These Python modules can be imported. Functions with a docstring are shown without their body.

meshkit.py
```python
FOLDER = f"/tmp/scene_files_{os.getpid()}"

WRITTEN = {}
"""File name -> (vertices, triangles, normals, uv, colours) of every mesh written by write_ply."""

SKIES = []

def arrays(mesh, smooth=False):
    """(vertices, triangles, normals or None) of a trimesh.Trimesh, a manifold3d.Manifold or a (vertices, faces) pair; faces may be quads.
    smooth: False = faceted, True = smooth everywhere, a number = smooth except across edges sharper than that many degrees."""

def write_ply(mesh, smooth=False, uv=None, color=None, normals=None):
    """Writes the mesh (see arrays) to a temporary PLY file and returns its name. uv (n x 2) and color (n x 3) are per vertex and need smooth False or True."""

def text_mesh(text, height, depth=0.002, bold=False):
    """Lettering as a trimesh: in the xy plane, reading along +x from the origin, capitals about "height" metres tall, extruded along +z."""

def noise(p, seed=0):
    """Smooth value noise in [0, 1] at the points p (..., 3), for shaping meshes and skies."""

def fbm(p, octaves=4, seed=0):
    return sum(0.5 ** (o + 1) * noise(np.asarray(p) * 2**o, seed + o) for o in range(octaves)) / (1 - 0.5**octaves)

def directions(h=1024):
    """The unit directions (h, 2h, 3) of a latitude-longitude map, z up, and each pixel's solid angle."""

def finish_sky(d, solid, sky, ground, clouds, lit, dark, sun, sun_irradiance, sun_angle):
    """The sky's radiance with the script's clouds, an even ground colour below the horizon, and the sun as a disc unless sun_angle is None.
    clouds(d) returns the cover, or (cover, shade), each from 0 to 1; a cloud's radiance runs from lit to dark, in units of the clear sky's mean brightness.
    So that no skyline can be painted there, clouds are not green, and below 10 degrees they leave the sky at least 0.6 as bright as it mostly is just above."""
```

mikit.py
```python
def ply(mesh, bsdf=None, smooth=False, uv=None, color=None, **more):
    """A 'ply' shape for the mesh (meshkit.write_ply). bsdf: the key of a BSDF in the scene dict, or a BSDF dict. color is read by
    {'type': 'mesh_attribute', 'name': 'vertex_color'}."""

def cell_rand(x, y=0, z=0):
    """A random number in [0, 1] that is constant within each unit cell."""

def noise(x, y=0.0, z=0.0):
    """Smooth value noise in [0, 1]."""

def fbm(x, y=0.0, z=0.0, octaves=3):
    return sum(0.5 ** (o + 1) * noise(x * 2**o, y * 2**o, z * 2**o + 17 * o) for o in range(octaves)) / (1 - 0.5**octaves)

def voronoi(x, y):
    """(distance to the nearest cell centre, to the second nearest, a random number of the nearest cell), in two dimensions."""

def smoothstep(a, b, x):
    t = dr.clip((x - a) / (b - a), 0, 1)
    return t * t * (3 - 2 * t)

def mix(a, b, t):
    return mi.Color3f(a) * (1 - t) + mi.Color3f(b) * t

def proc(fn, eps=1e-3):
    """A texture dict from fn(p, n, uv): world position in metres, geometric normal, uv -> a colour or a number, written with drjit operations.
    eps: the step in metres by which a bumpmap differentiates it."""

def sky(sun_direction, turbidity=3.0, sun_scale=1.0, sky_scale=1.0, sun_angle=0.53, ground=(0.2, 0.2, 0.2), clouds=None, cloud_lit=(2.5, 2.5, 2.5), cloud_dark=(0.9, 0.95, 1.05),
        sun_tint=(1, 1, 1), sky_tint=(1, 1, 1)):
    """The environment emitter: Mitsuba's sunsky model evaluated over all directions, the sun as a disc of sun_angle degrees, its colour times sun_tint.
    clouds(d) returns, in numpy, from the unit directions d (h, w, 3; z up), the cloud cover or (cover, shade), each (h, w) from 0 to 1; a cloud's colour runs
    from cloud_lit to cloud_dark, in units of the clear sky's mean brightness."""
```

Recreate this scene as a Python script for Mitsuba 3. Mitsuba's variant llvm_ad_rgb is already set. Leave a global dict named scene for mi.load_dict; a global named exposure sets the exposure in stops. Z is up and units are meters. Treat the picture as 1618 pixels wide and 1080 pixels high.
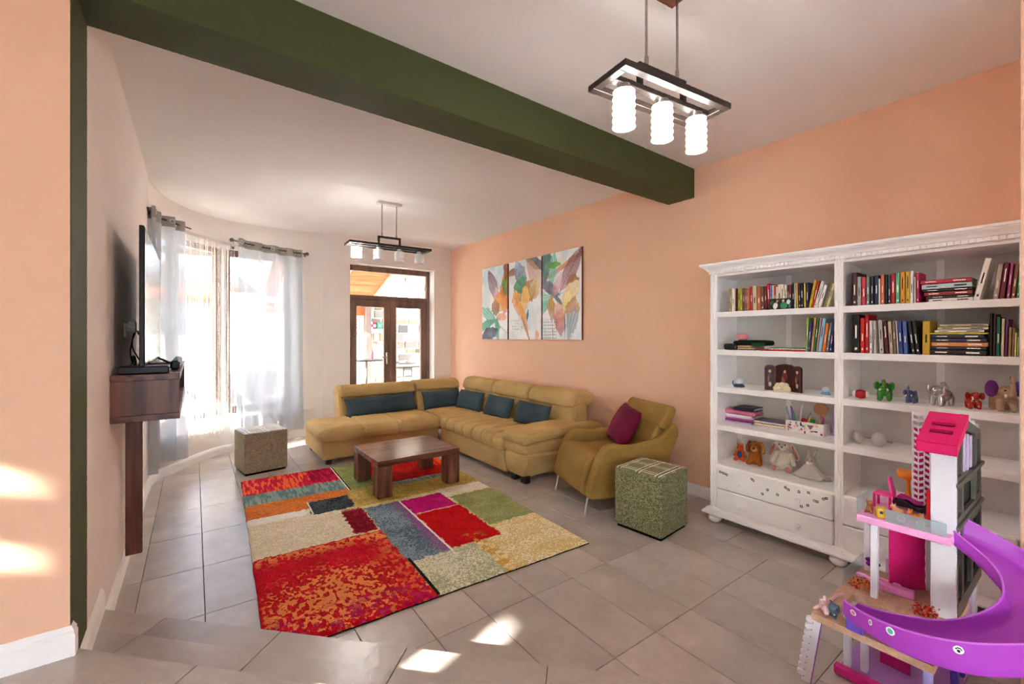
import math, random
import numpy as np, trimesh, drjit as dr, mitsuba as mi, mikit
import shapely.geometry as sg
from mikit import noise, fbm, cell_rand, smoothstep, mix
import meshkit

scene, labels = {}, {}
PI = math.pi
T = mi.ScalarTransform4f

# ------------------------------------------------------------------ camera, sky, sun, exposure
YAW = math.radians(36.06)
CAM = (0.0, 0.0, 1.46)
scene['camera'] = {
    'type': 'perspective', 'fov_axis': 'x', 'fov': math.degrees(2 * math.atan(809 / 689.7)),
    'near_clip': 0.05, 'far_clip': 500.0, 'principal_point_offset_y': 8.2 / 1080,
    'to_world': T().look_at(origin=list(CAM), target=[math.sin(YAW), math.cos(YAW), CAM[2]], up=[0, 0, 1])}
SUN = np.array([-0.85, -0.30, 0.43])
def cloud_fn(d):
    n = meshkit.fbm(d * 3.0 + 7.0, 4)
    return np.clip((n - 0.38) * 4, 0, 1) * 0.8
scene['sky'] = mikit.sky(SUN, turbidity=4.0, sun_scale=1.0, sky_scale=1.0, sun_angle=0.9, ground=(0.46, 0.48, 0.5), clouds=cloud_fn,
                         cloud_lit=(1.6, 1.7, 1.85), cloud_dark=(0.95, 1.02, 1.14),
                         sun_tint=(0.85, 1.08, 1.6), sky_tint=(1.0, 1.08, 1.2))
exposure = 5.6

# ------------------------------------------------------------------ colours and materials
def lin(h):
    h = h.lstrip('#')
    v = np.array([int(h[i:i + 2], 16) / 255 for i in (0, 2, 4)])
    return np.where(v <= 0.04045, v / 12.92, ((v + 0.055) / 1.055) ** 2.4)
def rgb(c):
    return {'type': 'rgb', 'value': [float(x) for x in (lin(c) if isinstance(c, str) else c)]}
def two(b):
    return {'type': 'twosided', 'bsdf': b}
def pri(col, rough=0.5, **k):
    return two({'type': 'principled', 'base_color': col if isinstance(col, dict) else rgb(col), 'roughness': rough, **k})
VC = {'type': 'mesh_attribute', 'name': 'vertex_color'}
scene['mat_matte'] = two({'type': 'diffuse', 'reflectance': VC})
scene['mat_satin'] = pri(VC, 0.42, specular=0.4)
scene['mat_gloss'] = pri(VC, 0.15, specular=0.5)
scene['mat_fabric'] = pri(VC, 0.85, specular=0.15, sheen=0.5)
scene['mat_metal'] = pri(VC, 0.22, metallic=1.0)
scene['mat_glass'] = {'type': 'thindielectric', 'int_ior': 1.5}
scene['mat_crystal'] = {'type': 'dielectric', 'int_ior': 1.45}
L3 = lambda h: mi.Color3f(*[float(x) for x in lin(h)])

def bump(b, fn, scale, eps=1e-3):
    return two({'type': 'bumpmap', 'arbitrary': mikit.proc(fn, eps), 'scale': scale, 'bsdf': b})
def prin(col, rough=0.5, **k):
    return {'type': 'principled', 'base_color': col if isinstance(col, dict) else rgb(col), 'roughness': rough, **k}

def paint(name, hexcol, amp=0.05):
    c = L3(hexcol)
    def col(p, n, uv):
        return c * (1 - amp + 2 * amp * fbm(p.x * 2.2, p.y * 2.2, p.z * 2.2, 3))
    def rel(p, n, uv):
        return fbm(p.x * 90, p.y * 90, p.z * 90, 2)
    scene[name] = bump(prin(mikit.proc(col), 0.62, specular=0.25), rel, 0.0012, 2e-3)
paint('paint_orange', 'E4B799', 0.04)
paint('paint_beige', 'E0D7D0', 0.04)
paint('paint_green', '42492A', 0.06)
scene['paint_ceiling'] = two({'type': 'diffuse', 'reflectance': rgb('E6E2DF')})
scene['mat_back'] = pri('D2CEC9', 0.5, specular=0.3)
scene['mat_trim'] = pri('EFEDEA', 0.4, specular=0.4)
scene['mat_white'] = pri('EFEDEC', 0.45, specular=0.4)

# ceramic floor tiles: one tone per tile, cloudy mottling, fine slate relief
TX, TY, TX0, TY0 = 0.3007, 0.592, -0.254, 0.737
def tile_id(p):
    i = dr.floor((p.x - TX0) / TX)
    off = dr.select(i >= 11, 0.5, 0.0)
    off = dr.select(i < 3, 0.5, off)
    return i, dr.floor((p.y - TY0) / TY + off)
def tile_col(p, n, uv):
    i, j = tile_id(p)
    t = cell_rand(i, j, 3)
    m = fbm(p.x * 5 + t * 40, p.y * 5 + t * 17, p.z, 4)
    f = fbm(p.x * 40, p.y * 40, p.z * 40, 3)
    c = mix(L3('9A9086'), L3('BAB0A8'), m * 0.9 + 0.1)
    return c * (0.86 + 0.2 * t) * (0.94 + 0.12 * f)
def step_col(p, n, uv):
    e, d = p.x * 0.700 - p.y * 0.714, p.x * 0.714 + p.y * 0.700
    t = cell_rand(dr.floor((e + 1.33) / TY), dr.floor((1.316 - d) / TX), 5)
    m = fbm(p.x * 5 + t * 31, p.y * 5 + t * 13, p.z, 4)
    f = fbm(p.x * 40, p.y * 40, p.z * 40, 3)
    return mix(L3('9A9086'), L3('BAB0A8'), m * 0.9 + 0.1) * (0.86 + 0.16 * t) * (0.94 + 0.12 * f)
def tile_rel(p, n, uv):
    return 0.6 * fbm(p.x * 38, p.y * 38, p.z * 38, 3) + 0.4 * fbm(p.x * 120, p.y * 120, p.z * 120, 2)
scene['mat_tile'] = bump(prin(mikit.proc(tile_col), 0.26, specular=0.9, clearcoat=0.5, clearcoat_gloss=0.75), tile_rel, 0.0016, 2e-3)
scene['mat_tile_step'] = bump(prin(mikit.proc(step_col), 0.26, specular=0.9, clearcoat=0.5, clearcoat_gloss=0.75), tile_rel, 0.0016, 2e-3)
scene['mat_grout'] = pri('6E645B', 0.9, specular=0.1)

def wood_fn(dark, light, axis, fx=1.0):
    a, b = L3(dark), L3(light)
    def col(p, n, uv):
        q = [p.x, p.y, p.z]
        l = q.pop(axis)
        u, v = q
        w = fbm(u * 22 * fx + 0.3 * noise(l * 3), v * 22 * fx, l * 1.6, 3)
        g = noise(u * 260, v * 260, l * 9)
        return mix(a, b, dr.clip((w - 0.3) * 2.2, 0, 1)) * (0.82 + 0.3 * g)
    return mikit.proc(col)
scene['wood_z'] = two(prin(wood_fn('4A2A20', '82543F', 2), 0.35, specular=0.45))
scene['wood_x'] = two(prin(wood_fn('43261C', '80523F', 0), 0.25, specular=0.5))
scene['wood_y'] = two(prin(wood_fn('43261C', '7A4E3C', 1), 0.35, specular=0.45))
scene['wood_frame'] = two(prin(wood_fn('644E42', '86695A', 2, 0.6), 0.35, specular=0.4))
scene['wood_deck'] = two(prin(wood_fn('B8927A', 'CDAA92', 0), 0.6, specular=0.2))

# ------------------------------------------------------------------ mesh helpers
def tri(v, f):
    return trimesh.Trimesh(np.asarray(v, float), np.asarray(f, int), process=False)
def split(m, ang):
    return trimesh.graph.smooth_shade(m, angle=math.radians(ang), facet_minarea=None)
def box(x0, x1, y0, y1, z0, z1, b=0.0):
    if b <= 0:
        v = [[x, y, z] for x in (x0, x1) for y in (y0, y1) for z in (z0, z1)]
        f = [[0, 1, 3], [0, 3, 2], [4, 6, 7], [4, 7, 5], [0, 4, 5], [0, 5, 1], [2, 3, 7], [2, 7, 6], [0, 2, 6], [0, 6, 4], [1, 5, 7], [1, 7, 3]]
        return tri(v, f)
    b = min(b, 0.49 * min(x1 - x0, y1 - y0, z1 - z0))
    pts = []
    for sx, (xa, dx) in enumerate(((x0, 1), (x1, -1))):
        for ya, dy in ((y0, 1), (y1, -1)):
            for za, dz in ((z0, 1), (z1, -1)):
                pts += [[xa, ya + dy * b, za + dz * b], [xa + dx * b, ya, za + dz * b], [xa + dx * b, ya + dy * b, za]]
    return trimesh.convex.convex_hull(np.array(pts))
def hull(pts):
    return trimesh.convex.convex_hull(np.asarray(pts, float))
def rbox(w, d, h, r, n=6, fn=None):
    """rounded box centred at the origin with a smooth grid; fn(unit, pos, normal) may displace"""
    hs = np.array([w, d, h]) / 2
    r = min(r, hs.min() * 0.999)
    ax = []
    nn3 = (n, n, n) if np.isscalar(n) else n
    for s, n in zip(hs, nn3):
        inner = s - r
        t = np.concatenate([-inner - r * np.cos(np.linspace(0, PI / 2, 5)[:-1]), np.linspace(-inner, inner, n), inner + r * np.sin(np.linspace(0, PI / 2, 5)[1:])])
        ax.append(t)
    V, F = [], []
    for k in range(3):
        i, j = (k + 1) % 3, (k + 2) % 3
        a, b = np.meshgrid(ax[i], ax[j], indexing='ij')
        for s in (-1, 1):
            v = np.zeros(a.shape + (3,))
            v[..., i], v[..., j], v[..., k] = a, b, s * hs[k]
            base = sum(len(x) for x in V)
            V.append(v.reshape(-1, 3))
            na, nb = a.shape
            q = np.arange(na * nb).reshape(na, nb) + base
            p0, p1, p2, p3 = q[:-1, :-1].ravel(), q[1:, :-1].ravel(), q[1:, 1:].ravel(), q[:-1, 1:].ravel()
            t = np.vstack([np.stack([p0, p1, p2], 1), np.stack([p0, p2, p3], 1)])
            F.append(t if s > 0 else t[:, ::-1])
    V, F = np.vstack(V), np.vstack(F)
    core = np.clip(V, -(hs - r), hs - r)
    dlt = V - core
    nn = dlt / np.maximum(np.linalg.norm(dlt, axis=1, keepdims=True), 1e-9)
    P = core + r * nn
    m = trimesh.Trimesh(P, F, process=False)
    m.merge_vertices(digits_vertex=6)
    if fn is not None:
        m.vertices = fn(m.vertices, m.vertices / hs, m.vertex_normals)
    return m
def mv(m, x=0, y=0, z=0, rz=0, rx=0, ry=0, s=1.0):
    m = m.copy()
    M = np.eye(4)
    M = trimesh.transformations.compose_matrix(scale=[s, s, s] if np.isscalar(s) else s, angles=[math.radians(rx), math.radians(ry), math.radians(rz)], translate=[x, y, z])
    m.apply_transform(M)
    return m
def ell(cx, cy, cz, rx, ry=None, rz=None, n=2):
    m = trimesh.creation.icosphere(subdivisions=n)
    ry = rx if ry is None else ry
    rz = rx if rz is None else rz
    m.vertices = m.vertices * [rx, ry, rz] + [cx, cy, cz]
    return m
def cyl(p0, p1, r, r2=None, n=16):
    return tube([p0, p1], [r, r if r2 is None else r2], n)
def tube(pts, r, n=8, caps=True):
    p = np.asarray(pts, float)
    r = np.broadcast_to(np.asarray(r, float), (len(p),))
    t = np.gradient(p, axis=0)
    t /= np.linalg.norm(t, axis=1, keepdims=True) + 1e-12
    up = np.array([0, 0, 1.0]) if abs(t[0][2]) < 0.9 else np.array([1.0, 0, 0])
    a = np.cross(up, t[0]); a /= np.linalg.norm(a)
    A = []
    for i in range(len(p)):
        a = a - t[i] * (a @ t[i]); a /= np.linalg.norm(a) + 1e-12
        A.append(a)
    A = np.array(A); B = np.cross(t, A)
    g = np.arange(n) * 2 * PI / n
    v = p[:, None] + r[:, None, None] * (np.cos(g)[None, :, None] * A[:, None] + np.sin(g)[None, :, None] * B[:, None])
    return loft(v, caps)
def loft(rings, caps=True, closed=True):
    v = np.asarray(rings, float)
    m, n = v.shape[:2]
    q = np.arange(m * n).reshape(m, n)
    k = np.roll(q, -1, 1) if closed else q[:, 1:]
    q0 = q if closed else q[:, :-1]
    a, b, c, d = q0[:-1].ravel(), k[:-1].ravel(), k[1:].ravel(), q0[1:].ravel()
    f = np.vstack([np.stack([a, b, c], 1), np.stack([a, c, d], 1)])
    v2 = v.reshape(-1, 3)
    if caps and closed:
        c0, c1 = len(v2), len(v2) + 1
        v2 = np.vstack([v2, v[0].mean(0), v[-1].mean(0)])
        i = np.arange(n); j = (i + 1) % n
        f = np.vstack([f, np.stack([j, i, i * 0 + c0], 1), np.stack([i + (m - 1) * n, j + (m - 1) * n, i * 0 + c1], 1)])
    return tri(v2, f)
def lathe(prof, n=24, cx=0, cy=0, cz=0):
    p = np.asarray(prof, float)
    g = np.arange(n) * 2 * PI / n
    v = np.stack([p[:, :1] * np.cos(g), p[:, :1] * np.sin(g), np.repeat(p[:, 1:2], n, 1)], -1)
    m = loft(v, True)
    m.apply_translation([cx, cy, cz])
    return m
def extr(poly, h):
    """2-D polygon (shapely or point list) extruded 0..h along z"""
    if not hasattr(poly, 'exterior'):
        poly = sg.Polygon(poly)
    return trimesh.creation.extrude_polygon(poly, h, engine='earcut')
def basis(m, o, ex, ey, ez):
    """maps local axes to the given vectors"""
    m = m.copy()
    M = np.eye(4); M[:3, 0], M[:3, 1], M[:3, 2], M[:3, 3] = ex, ey, ez, o
    m.apply_transform(M)
    return m
def smooth_closed(pts, n=80):
    from scipy.interpolate import splprep, splev
    p = np.asarray(pts, float)
    p = np.vstack([p, p[:1]])
    tck, _ = splprep(p.T, s=0, per=True)
    return np.stack(splev(np.linspace(0, 1, n, endpoint=False), tck), 1)
def spline(pts, n=40, k=3):
    from scipy.interpolate import splprep, splev
    p = np.asarray(pts, float)
    tck, _ = splprep(p.T, s=0, k=min(k, len(p) - 1))
    return np.stack(splev(np.linspace(0, 1, n), tck), 1)
def slab(prof, t, r, seg=4):
    """closed 2-D outline extruded to thickness t (centred on z) with rounded rims"""
    p = np.asarray(prof, float)
    if sg.Polygon(p).exterior.is_ccw is False:
        p = p[::-1]
    e = np.roll(p, -1, 0) - np.roll(p, 1, 0)
    nrm = np.stack([e[:, 1], -e[:, 0]], 1)
    nrm /= np.linalg.norm(nrm, axis=1, keepdims=True) + 1e-12
    rings = []
    zs = []
    for k in range(seg + 1):
        g = k / seg * PI / 2
        rings.append((p - nrm * r * (1 - math.sin(g)), -t / 2 + r * (1 - math.cos(g))))
    full = rings + [(q, -z) for q, z in rings[::-1]]
    v = np.array([np.column_stack([q, np.full(len(q), z)]) for q, z in full])
    m = loft(v, False)
    V, F = trimesh.creation.triangulate_polygon(sg.Polygon(full[0][0]).buffer(0), engine='earcut')
    bot = tri(np.column_stack([V, np.full(len(V), -t / 2)]), F[:, ::-1])
    top = tri(np.column_stack([V, np.full(len(V), t / 2)]), F)
    return trimesh.util.concatenate([m, bot, top])

class MB:
    """pieces that make one mesh, each with its own colour and smoothing"""
    def __init__(self):
        self.v, self.f, self.c, self.n = [], [], [], 0
    def add(self, m, col='808080', smooth=40):
        if smooth is not None and smooth is not True:
            m = split(m, smooth)
        v, f = np.array(m.vertices), np.array(m.faces)
        self.v.append(v); self.f.append(f + self.n); self.n += len(v)
        c = lin(col) if isinstance(col, str) else np.asarray(col, float)
        self.c.append(np.broadcast_to(c, (len(v), 3)))
        return self
    def dict(self, bsdf):
        m = tri(np.vstack(self.v), np.vstack(self.f))
        return mikit.ply(m, bsdf, smooth=True, color=np.vstack(self.c))
def uniq(key):
    if key not in scene and key not in labels:
        return key
    i = 1
    while f'{key}_{i:03d}' in scene or f'{key}_{i:03d}' in labels:
        i += 1
    return f'{key}_{i:03d}'
def thing(name, label, cat, group=None):
    k = uniq(name)
    labels[k] = {'label': label, 'category': cat}
    if group:
        labels[k]['group'] = group
    return k
def struct(name, label=None):
    labels[name] = {'kind': 'structure'}
    if label:
        labels[name]['label'] = label
    return name
def put(key, m, bsdf, col=None, smooth=40, label=None, kind=None):
    """one entry: a mesh with a named material, or with a plain colour"""
    if '__' in key:
        key = uniq(key)
    if isinstance(m, MB):
        scene[key] = m.dict(bsdf)
    elif col is not None:
        scene[key] = MB().add(m, col, smooth).dict(bsdf)
    else:
        scene[key] = mikit.ply(m, bsdf, smooth=smooth)
    if label:
        labels.setdefault(key, {})['label'] = label
    if kind:
        labels.setdefault(key, {})['kind'] = kind
    return key
def cat(*ms):
    return trimesh.util.concatenate([m for m in ms])
# ------------------------------------------------------------------ the room
CEIL, XR, XL, YB = 3.01, 3.733, -0.36, 7.007
YL = 2.20                                     # face of the orange wall on the left
Z1, Z2 = 0.155, 0.32                          # step and upper floor
EN, EE = np.array([0.714, 0.700]), np.array([0.700, -0.714])   # across / along the step edge
D1, D2 = 1.741, 1.316                         # distance of the two edges along EN

UP = spline([(-.36, 5.45), (-.355, 5.75), (-.265, 6.15), (-.05, 6.58), (.18, 6.83), (.45, 6.97), (.8, 7.007), (1.2, 7.007), (1.57, 7.007)], 400)
LO = spline([(-.36, 5.3), (-.352, 5.5), (-.32, 5.68), (-.255, 5.83), (-.15, 5.99), (.04, 6.30), (.30, 6.56), (.48, 6.67), (.75, 6.82), (1.08, 6.94), (1.45, 7.007)], 400)
def nrm2(c):
    t = np.gradient(c, axis=0)
    t /= np.linalg.norm(t, axis=1, keepdims=True)
    return np.stack([t[:, 1], -t[:, 0]], 1)        # to the right of travel: into the room for UP and LO
def strip(c, z0, z1, t_out, t_in=0.0):
    """a wall along a plan curve, t_out thick behind it"""
    n = nrm2(c)
    a, b = c + n * t_in, c - n * t_out
    rings = np.stack([np.column_stack([a, np.full(len(a), z0)]), np.column_stack([a, np.full(len(a), z1)]),
                      np.column_stack([b, np.full(len(a), z1)]), np.column_stack([b, np.full(len(a), z0)])], 1)
    return loft(rings)
def sweep(path, prof, flip=False):
    """profile (offset into the room, z) swept along a plan polyline with mitres"""
    c = np.asarray(path, float)
    seg = np.diff(c, axis=0); seg /= np.linalg.norm(seg, axis=1, keepdims=True)
    n = np.stack([seg[:, 1], -seg[:, 0]], 1) * (-1 if flip else 1)
    nn = np.vstack([n[:1], n[:-1] + n[1:], n[-1:]])
    d = np.sum(nn * np.vstack([n[:1], n]), 1)
    nn = nn / np.maximum(d, 0.2)[:, None]
    pr = np.asarray(prof, float)
    rings = np.stack([np.column_stack([c + nn * o, np.full(len(c), z)]) for o, z in pr], 1)
    m = loft(rings)
    m.fix_normals()
    return m
def base_prof(z, h=0.105, t=0.016):
    return [(0, z), (t, z), (t, z + h * .72), (t * .8, z + h * .76), (t * .8, z + h * .86), (t * .45, z + h * .93), (t * .3, z + h), (0, z + h)]

pw = 0.16
put(struct('wall_right', 'orange painted wall behind the sofa and bookcase'), box(XR, XR + pw, -4.4, YB + 0.4, -0.1, CEIL + .1), 'paint_orange', smooth=False)
put(struct('wall_left', 'beige plaster wall behind the television'), box(XL - pw, XL, 2.487, 5.45, -0.1, CEIL + .1), 'paint_beige', smooth=False)
put(struct('wall_near', 'peach wall at the left edge of the picture'), box(-3.6, XL - .0, YL, YL + .27, -0.1, CEIL + .1), 'paint_orange', smooth=False)
put(struct('trim_1', 'green painted pier at the end of the peach wall'), box(XL - .02, XL + .003, YL + .0015, 2.487, -0.1, CEIL), 'paint_green', smooth=False)
put(struct('trim_2', 'dark green ceiling beam crossing the room'),
    hull([[XL, YL + .005, CEIL + .05], [XL, 2.485, CEIL + .05], [XR + .05, 2.268, CEIL + .05], [XR + .05, 2.54, CEIL + .05], [XL, YL + .005, 2.742], [XL, 2.485, 2.742], [XR + .05, 2.268, 2.742], [XR + .05, 2.54, 2.742]]), 'paint_green', smooth=False)
put(struct('wall_return', 'orange wall end beside the bookcase'), box(2.75, XR + .02, -0.02, 0.2195, -0.1, CEIL + .1), 'paint_orange', smooth=False)
put(struct('ceiling', 'white ceiling'), box(-3.7, XR + .2, -4.5, YB + .4, CEIL, CEIL + .15), 'paint_ceiling', smooth=False)

# back wall with the door opening
DX0, DX1, DZ = 1.97, 3.41, 2.62
put(struct('wall_back', 'beige wall with the terrace door'), cat(box(1.50, DX0, YB, YB + .38, -0.1, CEIL + .1), box(DX1, XR + .1, YB, YB + .38, -0.1, CEIL + .1), box(DX0, DX1, YB, YB + .38, DZ, CEIL + .1)), 'paint_beige', smooth=False)
# bay wall
i1, i2, i3, i4 = 38, 227, 232, 343
bay = cat(strip(UP[:i1 + 1], -0.1, CEIL + .1, .22), strip(UP[i2:i3 + 1], -0.1, CEIL + .1, .10), strip(UP[i4:], -0.1, CEIL + .1, .30),
          strip(UP[i1:i4 + 1], 2.63, CEIL + .1, .30), strip(UP[i1:i4 + 1], -0.1, 0.43, .30))
put(struct('wall_bay', 'curved beige wall with the bay windows'), bay, 'paint_beige', smooth=25)
n = nrm2(LO)
sill = np.vstack([LO, UP[::-1] - nrm2(UP)[::-1] * 0.05])
put(struct('trim_3', 'white window ledge following the curved bay'), extr(sg.Polygon(sill).buffer(0), 0.39), 'paint_beige', smooth=25)
put(struct('baseboard_bay'), sweep(LO, base_prof(0, .10)), 'mat_trim', smooth=30)
put(struct('baseboard_back'), cat(sweep([(1.45, YB), (DX0, YB)], base_prof(0)), sweep([(DX1, YB), (XR, YB)], base_prof(0))), 'mat_trim', smooth=30)
put(struct('baseboard_right'), sweep([(XR, YB), (XR, 0.2195)], base_prof(0)), 'mat_trim', smooth=30)
put(struct('baseboard_left'), sweep([(XL, 2.84), (XL, 5.45)], base_prof(0)), 'mat_trim', smooth=30)
put(struct('baseboard_step'), sweep([(XL, 2.235), (XL, 2.838)], base_prof(Z1)), 'mat_trim', smooth=30)
put(struct('baseboard_near'), sweep([(-3.5, YL), (XL, YL), (XL, 2.232)], base_prof(Z2), flip=False), 'mat_trim', smooth=30)

# floors: a grout bed and one chamfered tile each
put(struct('floor', 'taupe tiled living room floor'), box(-3.7, XR + .2, -4.5, YB + .4, -0.16, -0.004), 'mat_grout', smooth=False)
room = sg.Polygon([(XL, 2.2)] + [(XL, 5.3)] + [tuple(p) for p in LO[::12]] + [(1.45, YB), (DX0, YB), (DX0, YB + .2), (DX1, YB + .2), (DX1, YB), (XR, YB), (XR, -1.4), (1.2, 1.0)])
half = sg.Polygon([tuple(EN * (D1 - .03) + EE * s) for s in (-4, 4)] + [tuple(EN * 9 + EE * s) for s in (9, -9)])
room = room.intersection(half)
def tile_mesh(poly, z0, z1, ch=0.0015):
    q = poly.buffer(-ch, join_style=2)
    if q.is_empty or q.geom_type != 'Polygon':
        return None
    a, b = np.array(sg.polygon.orient(poly).exterior.coords)[:-1], np.array(sg.polygon.orient(q).exterior.coords)[:-1]
    if len(a) != len(b):
        return extr(poly, z1 - z0).apply_translation([0, 0, z0])
    r = np.stack([np.column_stack([a, np.full(len(a), z0)]), np.column_stack([a, np.full(len(a), z1 - ch)]), np.column_stack([b, np.full(len(b), z1)])])
    m = loft(r, False)
    V, F = trimesh.creation.triangulate_polygon(sg.Polygon(b), engine='earcut')
    return trimesh.util.concatenate([m, tri(np.column_stack([V, np.full(len(V), z1)]), F)])
G = 0.0018
def put_tiles(key, cells, region, z0, z1, mat='mat_tile'):
    from shapely.prepared import prep
    pr = prep(region)
    for c in cells:
        if not pr.intersects(c):
            continue
        g = c.intersection(region)
        for q in getattr(g, 'geoms', [g]):
            if q.geom_type != 'Polygon' or q.area < 0.002:
                continue
            q = sg.polygon.orient(q.simplify(0.0005))
            m = tile_mesh(q, z0, z1)
            if m is not None:
                put(key, m, mat, smooth=False)
cells = []
for i in range(-1, 14):
    off = 0.5 if (i >= 11 or i < 3) else 0.0
    for j in range(-4, 12):
        x, y = TX0 + i * TX, TY0 + (j - off) * TY
        cells.append(sg.box(x + G, y + G, x + TX - G, y + TY - G))
put_tiles('floor__tile', cells, room, -0.012, 0.0)
# step and upper floor, laid along the slanted edge
def plan(pts):
    return sg.Polygon([tuple(EN * d + EE * s) for d, s in pts])
inside = sg.Polygon([(XL, 3.4), (XL, YL), (-3.5, YL), (-3.5, -4.2), (XR, -4.2), (XR, -1.2), (2.74, -.03), (2.74, .5), (1.0, 1.9)])
lower = plan([(D1, -9), (D1, 9), (-9, 9), (-9, -9)])
upper = plan([(D2, -9), (D2, 9), (-9, 9), (-9, -9)])
def slabz(poly, z0, z1):
    m = extr(poly, z1 - z0); m.apply_translation([0, 0, z0]); return m
def inset(d):
    return plan([(d - .006, -9), (d - .006, 9), (-9, 9), (-9, -9)])
put(struct('step', 'tiled step down into the living room'), slabz(inset(D1).intersection(inside), -0.1, Z1 - .006), 'mat_grout', smooth=False)
put(struct('upper_floor', 'tiled upper floor at the bottom edge of the picture'), slabz(inset(D2).intersection(inside), Z1 - .01, Z2 - .006), 'mat_grout', smooth=False)
S0 = -1.33
tread, risers, up = [], [], []
for k in range(-3, 9):
    s0, s1 = S0 + k * TY + G, S0 + (k + 1) * TY - G
    tread.append(plan([(D1, s0), (D1, s1), (D2 + .0005, s1), (D2 + .0005, s0)]))
    for j in range(0, 14):
        a, b = D2 - j * TX, D2 - (j + 1) * TX + 2 * G
        up.append(plan([(a, s0), (a, s1), (b, s1), (b, s0)]))
put_tiles('step__tread_tile', tread, inside, Z1 - .012, Z1, 'mat_tile_step')
put_tiles('upper_floor__tile', up, inside, Z2 - .012, Z2, 'mat_tile_step')
for d, z0, z1, par in ((D1, 0.0, Z1, 'step'), (D2, Z1, Z2, 'upper_floor')):
    for k in range(-3, 8):
        s0, s1 = S0 + k * TY + G, S0 + (k + 1) * TY - G
        q = plan([(d - .0008, s0), (d - .0008, s1), (d - .0085, s1), (d - .0085, s0)]).intersection(inside)
        if q.geom_type == 'Polygon' and q.area > 1e-4:
            put(f'{par}__riser_tile', slabz(q, z0 + .002, z1 - .0125), 'mat_tile_step', smooth=False)

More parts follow.
